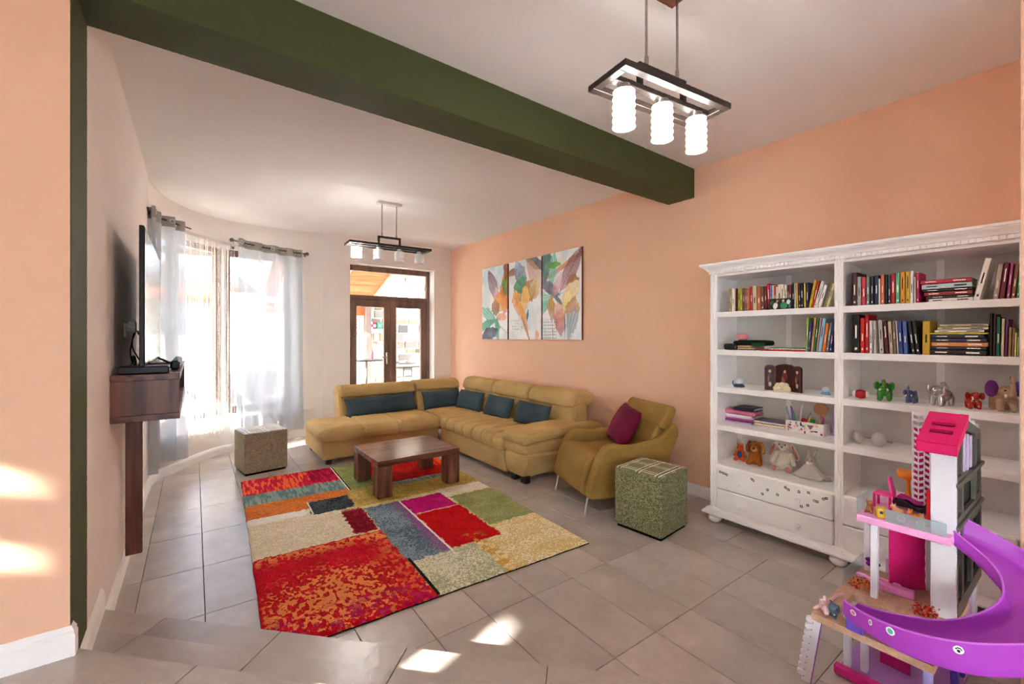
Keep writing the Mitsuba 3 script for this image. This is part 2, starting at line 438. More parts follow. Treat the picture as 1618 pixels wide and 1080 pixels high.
# the room behind the camera: closed, with two wide windows
def holed(x0, x1, y0, y1, holes, axis):
    """wall of thickness along 'axis' with rectangular holes given as (lo, hi, z0, z1)"""
    a0, a1 = (y0, y1) if axis == 0 else (x0, x1)
    out = []
    cuts = sorted(holes)
    pos = a0
    def bx(a, b, z0, z1):
        if b - a > 1e-4 and z1 - z0 > 1e-4:
            out.append(box(x0, x1, a, b, z0, z1) if axis == 0 else box(a, b, y0, y1, z0, z1))
    for lo, hi, z0, z1 in cuts:
        bx(pos, lo, -.1, CEIL + .1); bx(lo, hi, -.1, z0); bx(lo, hi, z1, CEIL + .1); pos = hi
    bx(pos, a1, -.1, CEIL + .1)
    return cat(*out)
put(struct('wall_rear', 'beige wall behind the camera'), holed(-3.7, XR + .2, -4.5, -4.3, [(-3.2, 0.2, 0.5, 2.3)], 1), 'paint_beige', smooth=False)
side = sg.box(-4.5, -.1, 2.5, CEIL + .1)
for h_ in ((-3.4, .42, -1.2, 1.3), (-.01, 2.02, .17, 2.52), (1.06, 2.45, 1.9, 2.62), (1.06, 2.19, 1.9, 2.365)):
    side = side.difference(sg.box(*h_))
side = basis(extr(side, .2), [-3.7, 0, 0], [0, 1, 0], [0, 0, 1], [1, 0, 0])
put(struct('wall_side', 'beige wall left of the camera'), side, 'paint_beige', smooth=False)

# windows and the terrace door
def frame_rect(A, B, z0, z1, w, d, mulls=(), bars=()):
    """rectangular frame between plan points A and B; local x along the chord"""
    A, B = np.array(A), np.array(B)
    L = np.linalg.norm(B - A); e = (B - A) / L; nn = np.array([e[1], -e[0]])
    def lb(x0, x1, za, zb, dd=d, sh=0.0):
        m = box(x0, x1, -dd / 2 + sh, dd / 2 + sh, za, zb, .006)
        return basis(m, [A[0], A[1], 0], [e[0], e[1], 0], [-e[1], e[0], 0], [0, 0, 1])
    parts = [lb(0, w, z0, z1), lb(L - w, L, z0, z1), lb(w, L - w, z0, z0 + w), lb(w, L - w, z1 - w, z1)]
    for m in mulls:
        parts.append(lb(m - w / 2, m + w / 2, z0 + w, z1 - w))
    for b in bars:
        parts.append(lb(w, L - w, b - w / 2, b + w / 2, d * .9))
    pane = lb(w * .9, L - w * .9, z0 + w * .9, z1 - w * .9, 0.0)
    v = np.array([[w * .9, 0, z0 + w * .9], [L - w * .9, 0, z0 + w * .9], [L - w * .9, 0, z1 - w * .9], [w * .9, 0, z1 - w * .9]])
    pane = basis(tri(v, [[0, 1, 2], [0, 2, 3]]), [A[0], A[1], 0], [e[0], e[1], 0], [-e[1], e[0], 0], [0, 0, 1])
    return cat(*parts), pane
nU = nrm2(UP)
def wpt(i, o=.10):
    return UP[i] - nU[i] * o
def window(name, ia, ib, w=.07, mulls=(), bars=(), label=None):
    struct(name, label)
    f, p = frame_rect(wpt(ia), wpt(ib), .43, 2.63, w, .07, mulls, bars)
    put(name + '__frame', f, 'wood_frame', smooth=30)
    put(name + '__pane', p, 'mat_glass', smooth=False)
window('window_1', i1, 140, label='bay window with dark wooden frame behind the left curtain')
window('window_2', 140, i2, label='bay window with dark wooden frame behind the string curtain')
window('window_3', i3, i4, .09, label='bay window with dark wooden frame behind the right curtain')
put(struct('window_4'), frame_rect((-3.2, -4.4), (.2, -4.4), .5, 2.3, .07, .07, (1.1, 2.3))[0], 'wood_frame', smooth=30)
put(struct('window_5'), frame_rect((-3.6, -3.4), (-3.6, -1.2), .42, 1.3, .06, .06, (1.1,))[0], 'wood_frame', smooth=30)

struct('door_1', 'glazed terrace door with a transom window and dark wooden frame')
YD = 7.235
f = MB()
for m in (box(DX0, DX0 + .055, YD - .04, YD + .04, 0, DZ, .006), box(DX1 - .055, DX1, YD - .04, YD + .04, 0, DZ, .006), box(DX0 + .055, DX1 - .055, YD - .04, YD + .04, DZ - .085, DZ, .006), box(DX0 + .055, DX1 - .055, YD - .04, YD + .04, 2.075, 2.14, .006)):
    f.add(m, '503E35', 30)
put('door_1__frame', cat(box(DX0, DX0 + .055, YD - .04, YD + .04, 0, DZ, .006), box(DX1 - .055, DX1, YD - .04, YD + .04, 0, DZ, .006), box(DX0 + .055, DX1 - .055, YD - .04, YD + .04, DZ - .085, DZ, .006), box(DX0 + .055, DX1 - .055, YD - .04, YD + .04, 2.075, 2.14, .006)), 'wood_frame', smooth=30)
def vpane(x0, x1, y, z0, z1):
    return tri([[x0, y, z0], [x1, y, z0], [x1, y, z1], [x0, y, z1]], [[0, 1, 2], [0, 2, 3]])
put('door_1__transom_pane', vpane(DX0 + .05, DX1 - .05, YD, 2.13, DZ - .08), 'mat_glass', smooth=False)
xm = 2.69
for x0, x1 in ((DX0 + .058, xm - .002), (xm + .002, DX1 - .058)):
    k = uniq('door_1__leaf')
    w = .105
    put(k, cat(box(x0, x0 + w, YD - .03, YD + .03, .02, 2.072, .006), box(x1 - w, x1, YD - .03, YD + .03, .02, 2.072, .006), box(x0 + w, x1 - w, YD - .03, YD + .03, 1.955, 2.072, .006), box(x0 + w, x1 - w, YD - .03, YD + .03, .02, .22, .006)), 'wood_frame', smooth=30)
    put(k + '__pane', vpane(x0 + w - .005, x1 - w + .005, YD, .21, 1.96), 'mat_glass', smooth=False)
k = 'door_1__leaf'
put('door_1__leaf__handle', cat(box(xm - .075, xm - .045, YD - .04, YD - .03, 1.0, 1.2, .004), tube([(xm - .06, YD - .04, 1.12), (xm - .06, YD - .085, 1.12), (xm - .16, YD - .085, 1.12)], .009)), 'mat_metal', 'C8C4BE')
# ------------------------------------------------------------------ rug
RO = np.array([.262, 2.25]); RE2 = np.array([.04, 1]) / math.hypot(.04, 1); RE1 = np.array([RE2[1], -RE2[0]])
RW, RL = 1.99, 2.88
# patches in rug metres, painted in this order: a0, a1, b0, b1, colour, second colour, speckle, streak
PATCH = [
    (0, 2, 0, 2.9, 'C9B27A', 'E3D3A4', .6, 0), (-.1, .66, 1.00, 1.74, 'D9CCAA', 'EADFC6', .5, 0), (-.1, .42, 1.60, 1.735, 'EFE8D8', 'F4EEE2', .3, 0),
    (-.1, .86, 2.35, 3.0, 'C2163A', 'EE6A3C', .8, 1), (.58, .84, 2.40, 2.86, '8E1030', 'C81848', .6, 1), (-.1, .86, 2.07, 2.36, '62807C', '8FA39A', .7, 1),
    (-.1, .84, 1.735, 2.07, 'C8632A', 'E0893F', .6, 0), (.80, 2.1, 1.54, 2.02, 'A78A3C', 'C9AE5C', .6, 0), (1.25, 1.9, 1.90, 2.0, '6F8078', 'A9B0A0', .7, 1),
    (1.50, 2.1, 1.34, 1.56, 'D9CFAE', 'E8E0CB', .5, 0), (.86, 1.32, 2.0, 3.0, '7F8A4C', 'A0A870', .6, 0), (1.12, 2.1, 2.0, 3.0, 'B3101C', 'D8301F', .6, 0), (1.72, 2.1, 2.3, 3.0, 'E2582A', 'C82020', .8, 1),
    (.45, .79, 1.57, 1.88, '23282B', '4A5255', .7, 0), (.65, .82, 1.02, 1.53, '6A0A1C', 'A01428', .8, 0), (-.1, .85, -.1, 1.0, 'B40A1C', 'C8142A', .4, 0),
    (.84, 1.33, -.1, .43, 'A9B08A', 'DDD9BC', .9, 0), (1.31, 2.1, -.1, .63, 'D3B976', 'EADCB4', .8, 0), (1.55, 2.1, .62, 1.33, '848B52', '9BA06A', .4, 0),
    (.83, 1.125, .43, 1.48, '4E6672', '8397A0', .9, 0), (1.135, 1.52, 1.13, 1.475, 'B01466', 'C82478', .5, 0), (1.14, 1.54, .44, 1.12, 'B00C14', 'C4141C', .3, 0),
]
def rug_col(p, n, uv):
    x, y = p.x - RO[0], p.y - RO[1]
    a, b = x * RE1[0] + y * RE1[1], x * RE2[0] + y * RE2[1]
    wob = (fbm(a * 40, b * 40, 1.0, 3) - 0.5) * 0.05
    wob2 = (fbm(a * 40, b * 40, 9.0, 3) - 0.5) * 0.05
    sp = fbm(a * 130, b * 130, 2.0, 2)
    st = fbm(a * 60, b * 9, 3.0, 3)
    lo = fbm(a * 9, b * 9, 5.0, 3)
    c = mi.Color3f(0.5)
    for a0, a1, b0, b1, c1, c2, s, k in PATCH:
        m = smoothstep(a0 - .006, a0 + .006, a + wob) * (1 - smoothstep(a1 - .006, a1 + .006, a + wob)) * smoothstep(b0 - .006, b0 + .006, b + wob2) * (1 - smoothstep(b1 - .006, b1 + .006, b + wob2))
        t = dr.clip(((st if k else 0.6 * sp + 0.4 * lo) - .5) * (2.2 + 5 * s) + .45, 0, 1)
        c = mix(c, mix(L3(c1), L3(c2), t), m)
    # orange flakes over the big red field, magenta in its near corner
    red = smoothstep(0, .02, a) * (1 - smoothstep(.82, .84, a + wob)) * (1 - smoothstep(.97, 1.0, b + wob2))
    g = 1 - dr.sqrt(dr.square((a - .36) / .42) + dr.square((b - .30) / .42))
    fl = smoothstep(.52, .62, fbm(a * 60, b * 42, 7.0, 3) + .24 * g - .05)
    edge = smoothstep(.62, .84, a) * .6 + smoothstep(.80, .98, b)
    fl = dr.maximum(fl * dr.clip(g * 2.5 + .3, 0, 1), smoothstep(.56, .63, fbm(a * 55, b * 38, 7.0, 3) + .14 * edge) * dr.clip(edge, 0, 1))
    c = mix(c, L3('E48C50'), red * fl)
    mg = smoothstep(.5, .6, fbm(a * 30, b * 30, 11.0, 3)) * (1 - smoothstep(.1, .3, b))
    c = mix(c, L3('B0105A'), red * mg * .8)
    # purple edge of the blue-grey field, ochre rims
    pu = smoothstep(1.02, 1.12, a + wob * 2) * (1 - smoothstep(1.125, 1.13, a)) * smoothstep(.43, .45, b) * (1 - smoothstep(1.47, 1.49, b))
    c = mix(c, L3('9A3C8A'), pu * (.4 + .6 * sp))
    oc = smoothstep(.5, .62, fbm(a * 26, b * 26, 13.0, 3)) * smoothstep(1.28, 1.31, a) * (1 - smoothstep(1.36, 1.46, a)) * (1 - smoothstep(.5, .62, b))
    c = mix(c, L3('C29A3A'), oc)
    # carved lines: black beside the red field, white between the fields
    def line(a0, a1, b0, b1, col, cc):
        m = smoothstep(a0 - .002, a0 + .002, a) * (1 - smoothstep(a1 - .002, a1 + .002, a)) * smoothstep(b0, b0 + .01, b) * (1 - smoothstep(b1 - .01, b1, b))
        return mix(cc, L3(col), m)
    c = line(.838, .858, .0, .48, '1C1416', c); c = line(.845, .857, 2.0, 2.9, '1A1A18', c); c = line(.834, .845, 2.0, 2.9, 'EDE8DC', c)
    c = line(1.126, 1.140, .40, 1.48, 'EDE6E4', c); c = line(1.13, 1.53, 1.122, 1.136, 'E8D8DC', c); c = line(.452, .464, 1.58, 1.90, 'EDE8DC', c)
    c = line(.66, .84, 1.50, 1.515, 'EADFD0', c); c = line(1.0, 2.0, 1.985, 2.0, 'D8C8B8', c); c = line(.0, .64, 1.598, 1.606, 'B98A4A', c)
    return c * (.86 + .28 * sp)
def rug_rel(p, n, uv):
    return fbm(p.x * 160, p.y * 160, p.z * 160, 2)
scene['mat_rug'] = bump(prin(mikit.proc(rug_col), .95, specular=.05, sheen=.3), rug_rel, .006, 2e-3)
k = thing('area_rug', 'large shaggy patchwork rug of red, cream, teal and olive fields under the coffee table', 'rug')
nx, ny = 190, 275
ga, gb = np.meshgrid(np.linspace(0, RW, nx), np.linspace(0, RL, ny), indexing='ij')
edge = np.minimum(np.minimum(ga, RW - ga), np.minimum(gb, RL - gb))
gz = .019 - .010 * np.exp(-(edge / .008) ** 2) + .007 * (meshkit.fbm(np.stack([ga * 60, gb * 60, ga * 0], -1), 3) - .5)
wv = .006 * (meshkit.noise(np.stack([ga * 8, gb * 8, ga * 0 + 4], -1)) - .5)
P = RO + (ga + wv)[..., None] * RE1 + (gb + wv)[..., None] * RE2
q = np.arange(nx * ny).reshape(nx, ny)
f = np.vstack([np.stack([q[:-1, :-1].ravel(), q[1:, :-1].ravel(), q[1:, 1:].ravel()], 1), np.stack([q[:-1, :-1].ravel(), q[1:, 1:].ravel(), q[:-1, 1:].ravel()], 1)])
top = tri(np.column_stack([P.reshape(-1, 2), gz.ravel()]), f)
bd = np.concatenate([q[:, 0], q[-1, 1:], q[::-1, -1][1:], q[0, ::-1][1:-1]])
bt = top.vertices[bd]
skirt = loft(np.stack([np.column_stack([bt[:, :2], np.full(len(bt), .001)]), bt]), False)
put(k + '__pile', top, 'mat_rug', smooth=True)
put(k + '__binding', skirt, 'mat_fabric', '2A2422', smooth=True)

# ------------------------------------------------------------------ coffee table
k = thing('coffee_table', 'low dark walnut coffee table with four square legs on the rug', 'coffee table')
tx0, tx1, ty0, ty1 = 1.31, 2.13, 3.81, 4.53
put(k + '__tabletop', box(tx0, tx1, ty0, ty1, .305, .358, .004), 'wood_x', smooth=30)
for x in (tx0, tx1 - .135):
    for y in (ty0, ty1 - .135):
        put(k + '__leg', box(x + .001, x + .134, y + .001, y + .134, .0225, .305, .003), 'wood_z', smooth=30)

# ------------------------------------------------------------------ upholstery
def fab(name, c1, c2, sc=60, sheen=.4, rel=.0012, thr=None):
    a, b = L3(c1), L3(c2)
    def col(p, n, uv):
        m = fbm(p.x * 3.5, p.y * 3.5, p.z * 3.5, 3)
        f = fbm(p.x * sc * 3, p.y * sc * 3, p.z * sc * 3, 2)
        return mix(a, b, dr.clip(.5 + (m - .5) * 1.6 + (f - .5) * .7, 0, 1))
    def r(p, n, uv):
        return fbm(p.x * sc * 4, p.y * sc * 4, p.z * sc * 4, 2)
    scene[name] = bump(prin(mikit.proc(col), .8, specular=.2, sheen=sheen), r, rel, 1.5e-3)
fab('suede_tan', 'A48550', 'C6A46C', 30)
fab('suede_olive', '80622E', '9C7C42', 30)
fab('cloth_slate', '2C3A40', '415259', 70, .2)
fab('velvet_red', '4A0620', '7A0E38', 40, .8)
def tweed(name, c1, c2):
    a, b = L3(c1), L3(c2)
    def col(p, n, uv):
        h = p.x * .7 + p.y * .72
        t = .5 * noise(h * 420, p.z * 120) + .5 * noise(h * 130, p.z * 430)
        return mix(a, b, smoothstep(.32, .68, t))
    def r(p, n, uv):
        h = p.x * .7 + p.y * .72
        return noise(h * 300, p.z * 300)
    scene[name] = bump(prin(mikit.proc(col), .9, specular=.1), r, .0015, 1e-3)
tweed('tweed_olive', '55553A', '8E8E6A')
tweed('tweed_brown', '7A6E58', 'A89C80')

def groove(m, ax, cuts, depth, w, top_only=None):
    """presses seams into a cushion: along axis ax at the given coordinates, inward along the normal"""
    v, n = m.vertices.copy(), m.vertex_normals
    amt = np.zeros(len(v))
    for c in cuts:
        amt = np.maximum(amt, np.exp(-((v[:, ax] - c) / w) ** 2))
    if top_only is not None:
        amt = amt * np.clip((v[:, 2] - top_only) / .02, 0, 1)
    m.vertices = v - n * (amt * depth)[:, None]
    return m
def wrinkle(m, amp, sc, seed=0):
    v, n = m.vertices.copy(), m.vertex_normals
    m.vertices = v + n * ((meshkit.fbm(v * sc + seed * 7.3, 3) - .5) * 2 * amp)[:, None]
    return m
def crown(m, h):
    """bulges the top of a cushion"""
    b = m.bounds; v = m.vertices.copy()
    u = (v[:, 0] - b[0, 0]) / (b[1, 0] - b[0, 0]) * 2 - 1; w = (v[:, 1] - b[0, 1]) / (b[1, 1] - b[0, 1]) * 2 - 1
    t = np.clip((v[:, 2] - b[0, 2]) / (b[1, 2] - b[0, 2]), 0, 1)
    v[:, 2] += h * (1 - u ** 2) * (1 - w ** 2) * t
    m.vertices = v
    return m
def rb(x0, x1, y0, y1, z0, z1, r, n=10):
    return mv(rbox(x1 - x0, y1 - y0, z1 - z0, r, n), (x0 + x1) / 2, (y0 + y1) / 2, (z0 + z1) / 2)

S = thing('corner_sofa', 'large L-shaped tan suede corner sofa against the orange wall', 'sofa')
F1 = 'suede_tan'
# chaise along the back wall
put(S + '__base', wrinkle(rb(1.17, 2.62, 5.235, 6.20, .055, .30, .03, 30), .004, 5), F1, smooth=True)
m = rb(1.12, 2.63, 5.15, 5.97, .255, .425, .078, (90, 40, 6))
m = groove(crown(m, .015), 0, [1.62, 2.05], .022, .012)
put(S + '__seat_cushion', wrinkle(m, .006, 6), F1, smooth=True)
m = rb(2.635, 3.32, 5.165, 6.0, .255, .42, .06, 24)
put(S + '__seat_cushion', wrinkle(crown(m, .02), .006, 6, 2), F1, smooth=True)
# long seat along the right wall, channelled across
put(S + '__base', wrinkle(rb(2.60, 3.62, 3.70, 5.165, .055, .285, .03, 30), .004, 5, 3), F1, smooth=True)
m = rb(2.565, 3.32, 3.70, 5.16, .26, .43, .075, (40, 150, 6))
m = groove(crown(m, .012), 1, [3.70 + 1.46 * i / 7 for i in range(1, 7)], .024, .013)
put(S + '__seat_cushion', wrinkle(m, .005, 6, 4), F1, smooth=True)
# arm at the near end: base with a slanted foot, band, long pad
m = slab(smooth_closed([(2.60, .30), (2.60, .14), (2.64, .07), (2.80, .055), (3.60, .055), (3.66, .10), (3.66, .30), (3.55, .315), (2.75, .315)], 90), .35, .03)
m = basis(m, [0, 3.515, 0], [1, 0, 0], [0, 0, 1], [0, -1, 0])
def slant(v):
    k_ = np.clip((3.47 - v[:, 1]) / .13, 0, 1) * np.clip((.20 - v[:, 2]) / .14, 0, 1)
    v[:, 1] += k_ * .10
    return v
m.vertices = slant(m.vertices.copy())
put(S + '__arm_base', m, F1, smooth=50)
put(S + '__arm_band', wrinkle(crown(rb(2.58, 3.66, 3.33, 3.70, .295, .43, .05, 24), .01), .005, 6, 5), F1, smooth=True)
m = rb(2.56, 3.68, 3.30, 3.72, .42, .535, .056, (50, 20, 5))
v = m.vertices.copy(); u = np.clip((2.95 - v[:, 0]) / .4, 0, 1); v[:, 2] -= .035 * u ** 2
u2 = np.clip((v[:, 0] - 3.3) / .4, 0, 1); v[:, 2] -= .03 * u2 ** 2; m.vertices = v
put(S + '__arm_pad', wrinkle(m, .006, 6, 6), F1, smooth=True)
def back(length, org, dvec, lvec, dz=0.0, hs=1.0):
    pr = smooth_closed([(0, .36), (.015, .45), (.065, .60), (.10, .69 + dz), (.16, .715 + dz), (.25, .70 + dz), (.30, .58), (.32, .30), (.30, .10), (.05, .10), (.0, .25)], 90)
    m = slab(pr, length - .012, .035)
    m = basis(m, org, dvec, [0, 0, 1], lvec)
    put(S + '__backrest', wrinkle(m, .004, 6, len(scene)), F1, smooth=50)
    hp = smooth_closed([(.045, .672), (.05, .73), (.085, .785), (.17, .81), (.27, .805), (.37, .775), (.40, .72), (.37, .675), (.25, .665), (.12, .655)], 80)
    hp = (hp - [.2, .7]) * [1, hs] + [.2, .7 + dz]
    m = slab(hp, length - .008, .045)
    m = groove(m, 2, [0], .006, .02) if length > 1 else m
    m = basis(m, org, dvec, [0, 0, 1], lvec)
    put(S + '__headrest', wrinkle(m, .007, 7, len(scene)), F1, smooth=50)
back(1.07, [2.065, 5.88, 0], [0, 1, 0], [1, 0, 0], .0)
back(.72, [2.965, 5.88, 0], [0, 1, 0], [1, 0, 0], .015)
for y0, y1 in ((5.05, 5.86), (4.24, 5.05), (3.44, 4.24)):
    back(y1 - y0, [3.27, (y0 + y1) / 2, 0], [1, 0, 0], [0, -1, 0], .03, 1.15)
for x, y in ((1.25, 5.30), (1.25, 6.1), (2.5, 5.3), (2.68, 3.62), (2.68, 3.45), (3.5, 3.5), (2.68, 5.0)):
    put(S + '__foot', box(x - .035, x + .035, y - .035, y + .035, 0, .07, .004), 'mat_satin', '17140F')

# cushions on the sofa
def pillow(w, h, t, n=30, pinch=.5):
    g = np.linspace(-1, 1, n)
    a, b = np.meshgrid(g, g, indexing='ij')
    prof = np.clip((1 - np.abs(a) ** 2.6) * (1 - np.abs(b) ** 2.6), 0, 1) ** pinch
    ins = 1 - .05 * (1 - np.abs(b) ** 2) * np.abs(a) - .0
    ins2 = 1 - .05 * (1 - np.abs(a) ** 2) * np.abs(b)
    x, y = a * w / 2 * ins, b * h / 2 * ins2
    z = prof * t / 2
    q = np.arange(n * n).reshape(n, n)
    f = np.vstack([np.stack([q[:-1, :-1].ravel(), q[1:, :-1].ravel(), q[1:, 1:].ravel()], 1), np.stack([q[:-1, :-1].ravel(), q[1:, 1:].ravel(), q[:-1, 1:].ravel()], 1)])
    v1, v2 = np.stack([x, y, z], -1).reshape(-1, 3), np.stack([x, y, -z], -1).reshape(-1, 3)
    m = tri(np.vstack([v1, v2]), np.vstack([f, f[:, ::-1] + n * n]))
    m.merge_vertices(digits_vertex=5)
    return m
def place_pillow(name, label, catg, grp, w, h, t, c, facing, lean, mat, roll=0, seed=0):
    """facing: plan direction of the visible face; lean: degrees back from upright"""
    k = thing(name, label, catg, grp)
    m = wrinkle(pillow(w, h, t), .006, 9, seed)
    fx = np.array([facing[0], facing[1], 0.0]); fx /= np.linalg.norm(fx)
    up = np.array([0, 0, 1.0])
    l = math.radians(lean)
    ez = fx * math.cos(l) + up * math.sin(l)
    ey = up * math.cos(l) - fx * math.sin(l)
    ex = np.cross(ey, ez)
    r = math.radians(roll)
    ex, ey = ex * math.cos(r) + ey * math.sin(r), ey * math.cos(r) - ex * math.sin(r)
    put(k, basis(m, c, ex, ey, ez), mat, smooth=True)
g = 'slate cushions along the corner sofa'
place_pillow('throw_pillow', 'long slate grey bolster cushion at the left end of the sofa', 'cushion', g, .98, .25, .15, [2.06, 5.82, .545], (0, -1), 20, 'cloth_slate', 2, 1)
place_pillow('throw_pillow', 'slate grey cushion just right of the long bolster, in front of the door', 'cushion', g, .62, .26, .15, [2.95, 5.80, .55], (0, -1), 20, 'cloth_slate', 2, 2)
place_pillow('throw_pillow', 'slate grey cushion in the inner corner of the sofa, farthest along the orange wall', 'cushion', g, .50, .28, .16, [3.20, 5.42, .55], (-1, -.25), 20, 'cloth_slate', -2, 3)
place_pillow('throw_pillow', 'middle slate grey cushion of the three along the orange wall', 'cushion', g, .52, .28, .16, [3.20, 4.70, .55], (-1, -.1), 20, 'cloth_slate', -2, 4)
place_pillow('throw_pillow', 'slate grey cushion nearest the sofa arm', 'cushion', g, .56, .28, .16, [3.20, 4.0, .55], (-1, -.1), 20, 'cloth_slate', -2, 5)

# ------------------------------------------------------------------ armchair
A = thing('armchair', 'olive brown suede armchair with swept arms and thin chrome legs', 'armchair')
AO, AB, AT = np.array([2.607, 2.54, 0]), np.array([.945, -.325, 0]), np.array([.325, .945, 0])
AB /= np.linalg.norm(AB); AT /= np.linalg.norm(AT)
prof = smooth_closed([(.0, .145), (.02, .30), (.075, .44), (.14, .535), (.20, .565), (.30, .555), (.45, .548), (.60, .568), (.74, .625), (.84, .70), (.87, .66), (.83, .50), (.77, .30), (.72, .15), (.60, .125), (.30, .125), (.08, .12)], 140)
def arm(t0):
    m = slab(prof, .075, .028)
    return basis(m, AO + AT * t0, AB, [0, 0, 1], np.cross(AB, [0, 0, 1]))
put(A + '__side_panel', arm(-.005), 'suede_olive', smooth=50)
put(A + '__side_panel', arm(.65), 'suede_olive', smooth=50)
sp = smooth_closed([(-.02, .16), (-.02, .28), (.01, .40), (.06, .455), (.14, .465), (.35, .44), (.60, .43), (.66, .38), (.62, .2), (.5, .13), (.15, .125), (.03, .125)], 100)
put(A + '__seat', wrinkle(basis(slab(sp, .565, .02), AO + AT * .3225, AB, [0, 0, 1], np.cross(AB, [0, 0, 1])), .004, 7), 'suede_olive', smooth=50)
bp = smooth_closed([(.50, .36), (.58, .44), (.66, .58), (.72, .69), (.76, .72), (.80, .70), (.84, .66), (.84, .58), (.80, .45), (.75, .30), (.62, .30)], 100)
put(A + '__backrest', wrinkle(basis(slab(bp, .57, .03), AO + AT * .3225, AB, [0, 0, 1], np.cross(AB, [0, 0, 1])), .004, 7, 3), 'suede_olive', smooth=50)
hp = smooth_closed([(.715, .675), (.76, .76), (.80, .835), (.835, .85), (.875, .825), (.85, .74), (.815, .665), (.76, .645)], 80)
put(A + '__headrest', wrinkle(basis(slab(hp, .64, .018), AO + AT * .3225, AB, [0, 0, 1], np.cross(AB, [0, 0, 1])), .004, 7, 5), 'suede_olive', smooth=50)
for s, t, ds in ((.02, .015, -.03), (.02, .63, -.03), (.68, .03, .05), (.68, .615, .05)):
    p0 = AO + AB * s + AT * t + [0, 0, .14]; p1 = AO + AB * (s + ds) + AT * t
    put(A + '__leg', cyl(p0, p1 + [0, 0, .0], .011, .010), 'mat_metal', 'D8D4CE', label='thin chrome leg')
c = AO + AB * .565 + AT * .36
place_pillow('throw_pillow', 'burgundy velvet cushion leaning on the armchair back', 'cushion', None, .40, .38, .17, [c[0], c[1], .635], -AB[:2] + AT[:2] * .15, 28, 'velvet_red', -6, 9)

# ------------------------------------------------------------------ cube poufs
def pouf(label, cx, cy, rot, w, h, mat, ground, stripe, dark):
    k = thing('cube_pouf', label, 'pouf', None)
    put(k + '__body', mv(rbox(w, w, h - .035, .012, 8), cx, cy, .02 + (h - .035) / 2, rot), mat, smooth=True)
    put(k + '__base', mv(box(-w / 2 + .015, w / 2 - .015, -w / 2 + .015, w / 2 - .015, 0, .03), cx, cy, 0, rot), 'mat_matte', '15120F', smooth=30)
    n = 110
    g = np.linspace(-w / 2 + .002, w / 2 - .002, n)
    a, b = np.meshgrid(g, g, indexing='ij')
    e = np.minimum(w / 2 - np.abs(a), w / 2 - np.abs(b))
    z = h - .016 + .010 * (1 - np.exp(-e / .012)) + .006 * (1 - (2 * a / w) ** 2) * (1 - (2 * b / w) ** 2)
    q = np.arange(n * n).reshape(n, n)
    f = np.vstack([np.stack([q[:-1, :-1].ravel(), q[1:, :-1].ravel(), q[1:, 1:].ravel()], 1), np.stack([q[:-1, :-1].ravel(), q[1:, 1:].ravel(), q[:-1, 1:].ravel()], 1)])
    m = tri(np.stack([a, b, z], -1).reshape(-1, 3), f)
    col = np.empty((n, n, 3)); col[:] = lin(ground)
    for ax in (a, b):
        d = np.full(ax.shape, 9.0)
        for c_ in (-.40, .0, .40):
            d = np.minimum(d, np.abs(np.abs(ax / w - c_) - .037))
        band = np.zeros(ax.shape, bool)
        for c_ in (-.40, .0, .40):
            band |= np.abs(ax / w - c_) < .032
        col[band] = col[band] * .45 + lin(dark) * .55
        col[d < .0125] = lin(stripe)
    m = mv(m, cx, cy, 0, rot)
    scene[k + '__plaid_top'] = mikit.ply(m, 'mat_fabric', smooth=True, color=col.reshape(-1, 3))
    labels[k + '__plaid_top'] = {'label': 'plaid seat top with white lines'}
e2 = np.array([-.10, .99]); rot1 = 6.0
pouf('olive tweed cube pouf with plaid top in front of the armchair', 2.855, 2.095, rot1, .395, .468, 'tweed_olive', '7C7652', 'E2DFD2', '5A5646')
pouf('brown cube pouf with pale plaid top beside the curtains', .60, 5.56, 9.0, .42, .452, 'tweed_brown', 'B9B6AC', 'EEF0F2', '9AA0A4')
# ------------------------------------------------------------------ television corner
k = thing('tv_shelf', 'dark walnut wall shelf box under the television with an open front', 'shelf')
bx0, bx1, by0, by1, bz0, bz1 = XL + .001, -.065, 3.10, 4.66, 1.0, 1.255
t = .028
put(k + '__top_board', box(bx0, bx1, by0, by1, bz1 - .034, bz1, .002), 'wood_y', smooth=30)
put(k + '__bottom_board', box(bx0, bx1, by0, by1, bz0, bz0 + .034, .002), 'wood_y', smooth=30)
put(k + '__end_panel', box(bx0, bx1 - .004, by0 + .006, by0 + .03, bz0 + .034, bz1 - .034, .001), 'wood_z', smooth=30)
put(k + '__end_panel', box(bx0, bx1 - .004, by1 - .03, by1 - .004, bz0 + .034, bz1 - .034, .001), 'wood_z', smooth=30)
put(k + '__divider', box(bx0 + .01, bx1 - .02, 3.87, 3.89, bz0 + .034, bz1 - .034, .001), 'wood_z', smooth=30)
put(k + '__back_panel', box(bx0, bx0 + .008, by0 + .03, by1 - .03, bz0 + .034, bz1 - .034), 'wood_y', smooth=False)
put(k + '__support_panel', box(XL + .017, -.262, 3.57, 3.605, .11, bz0, .002), 'wood_z', smooth=30)

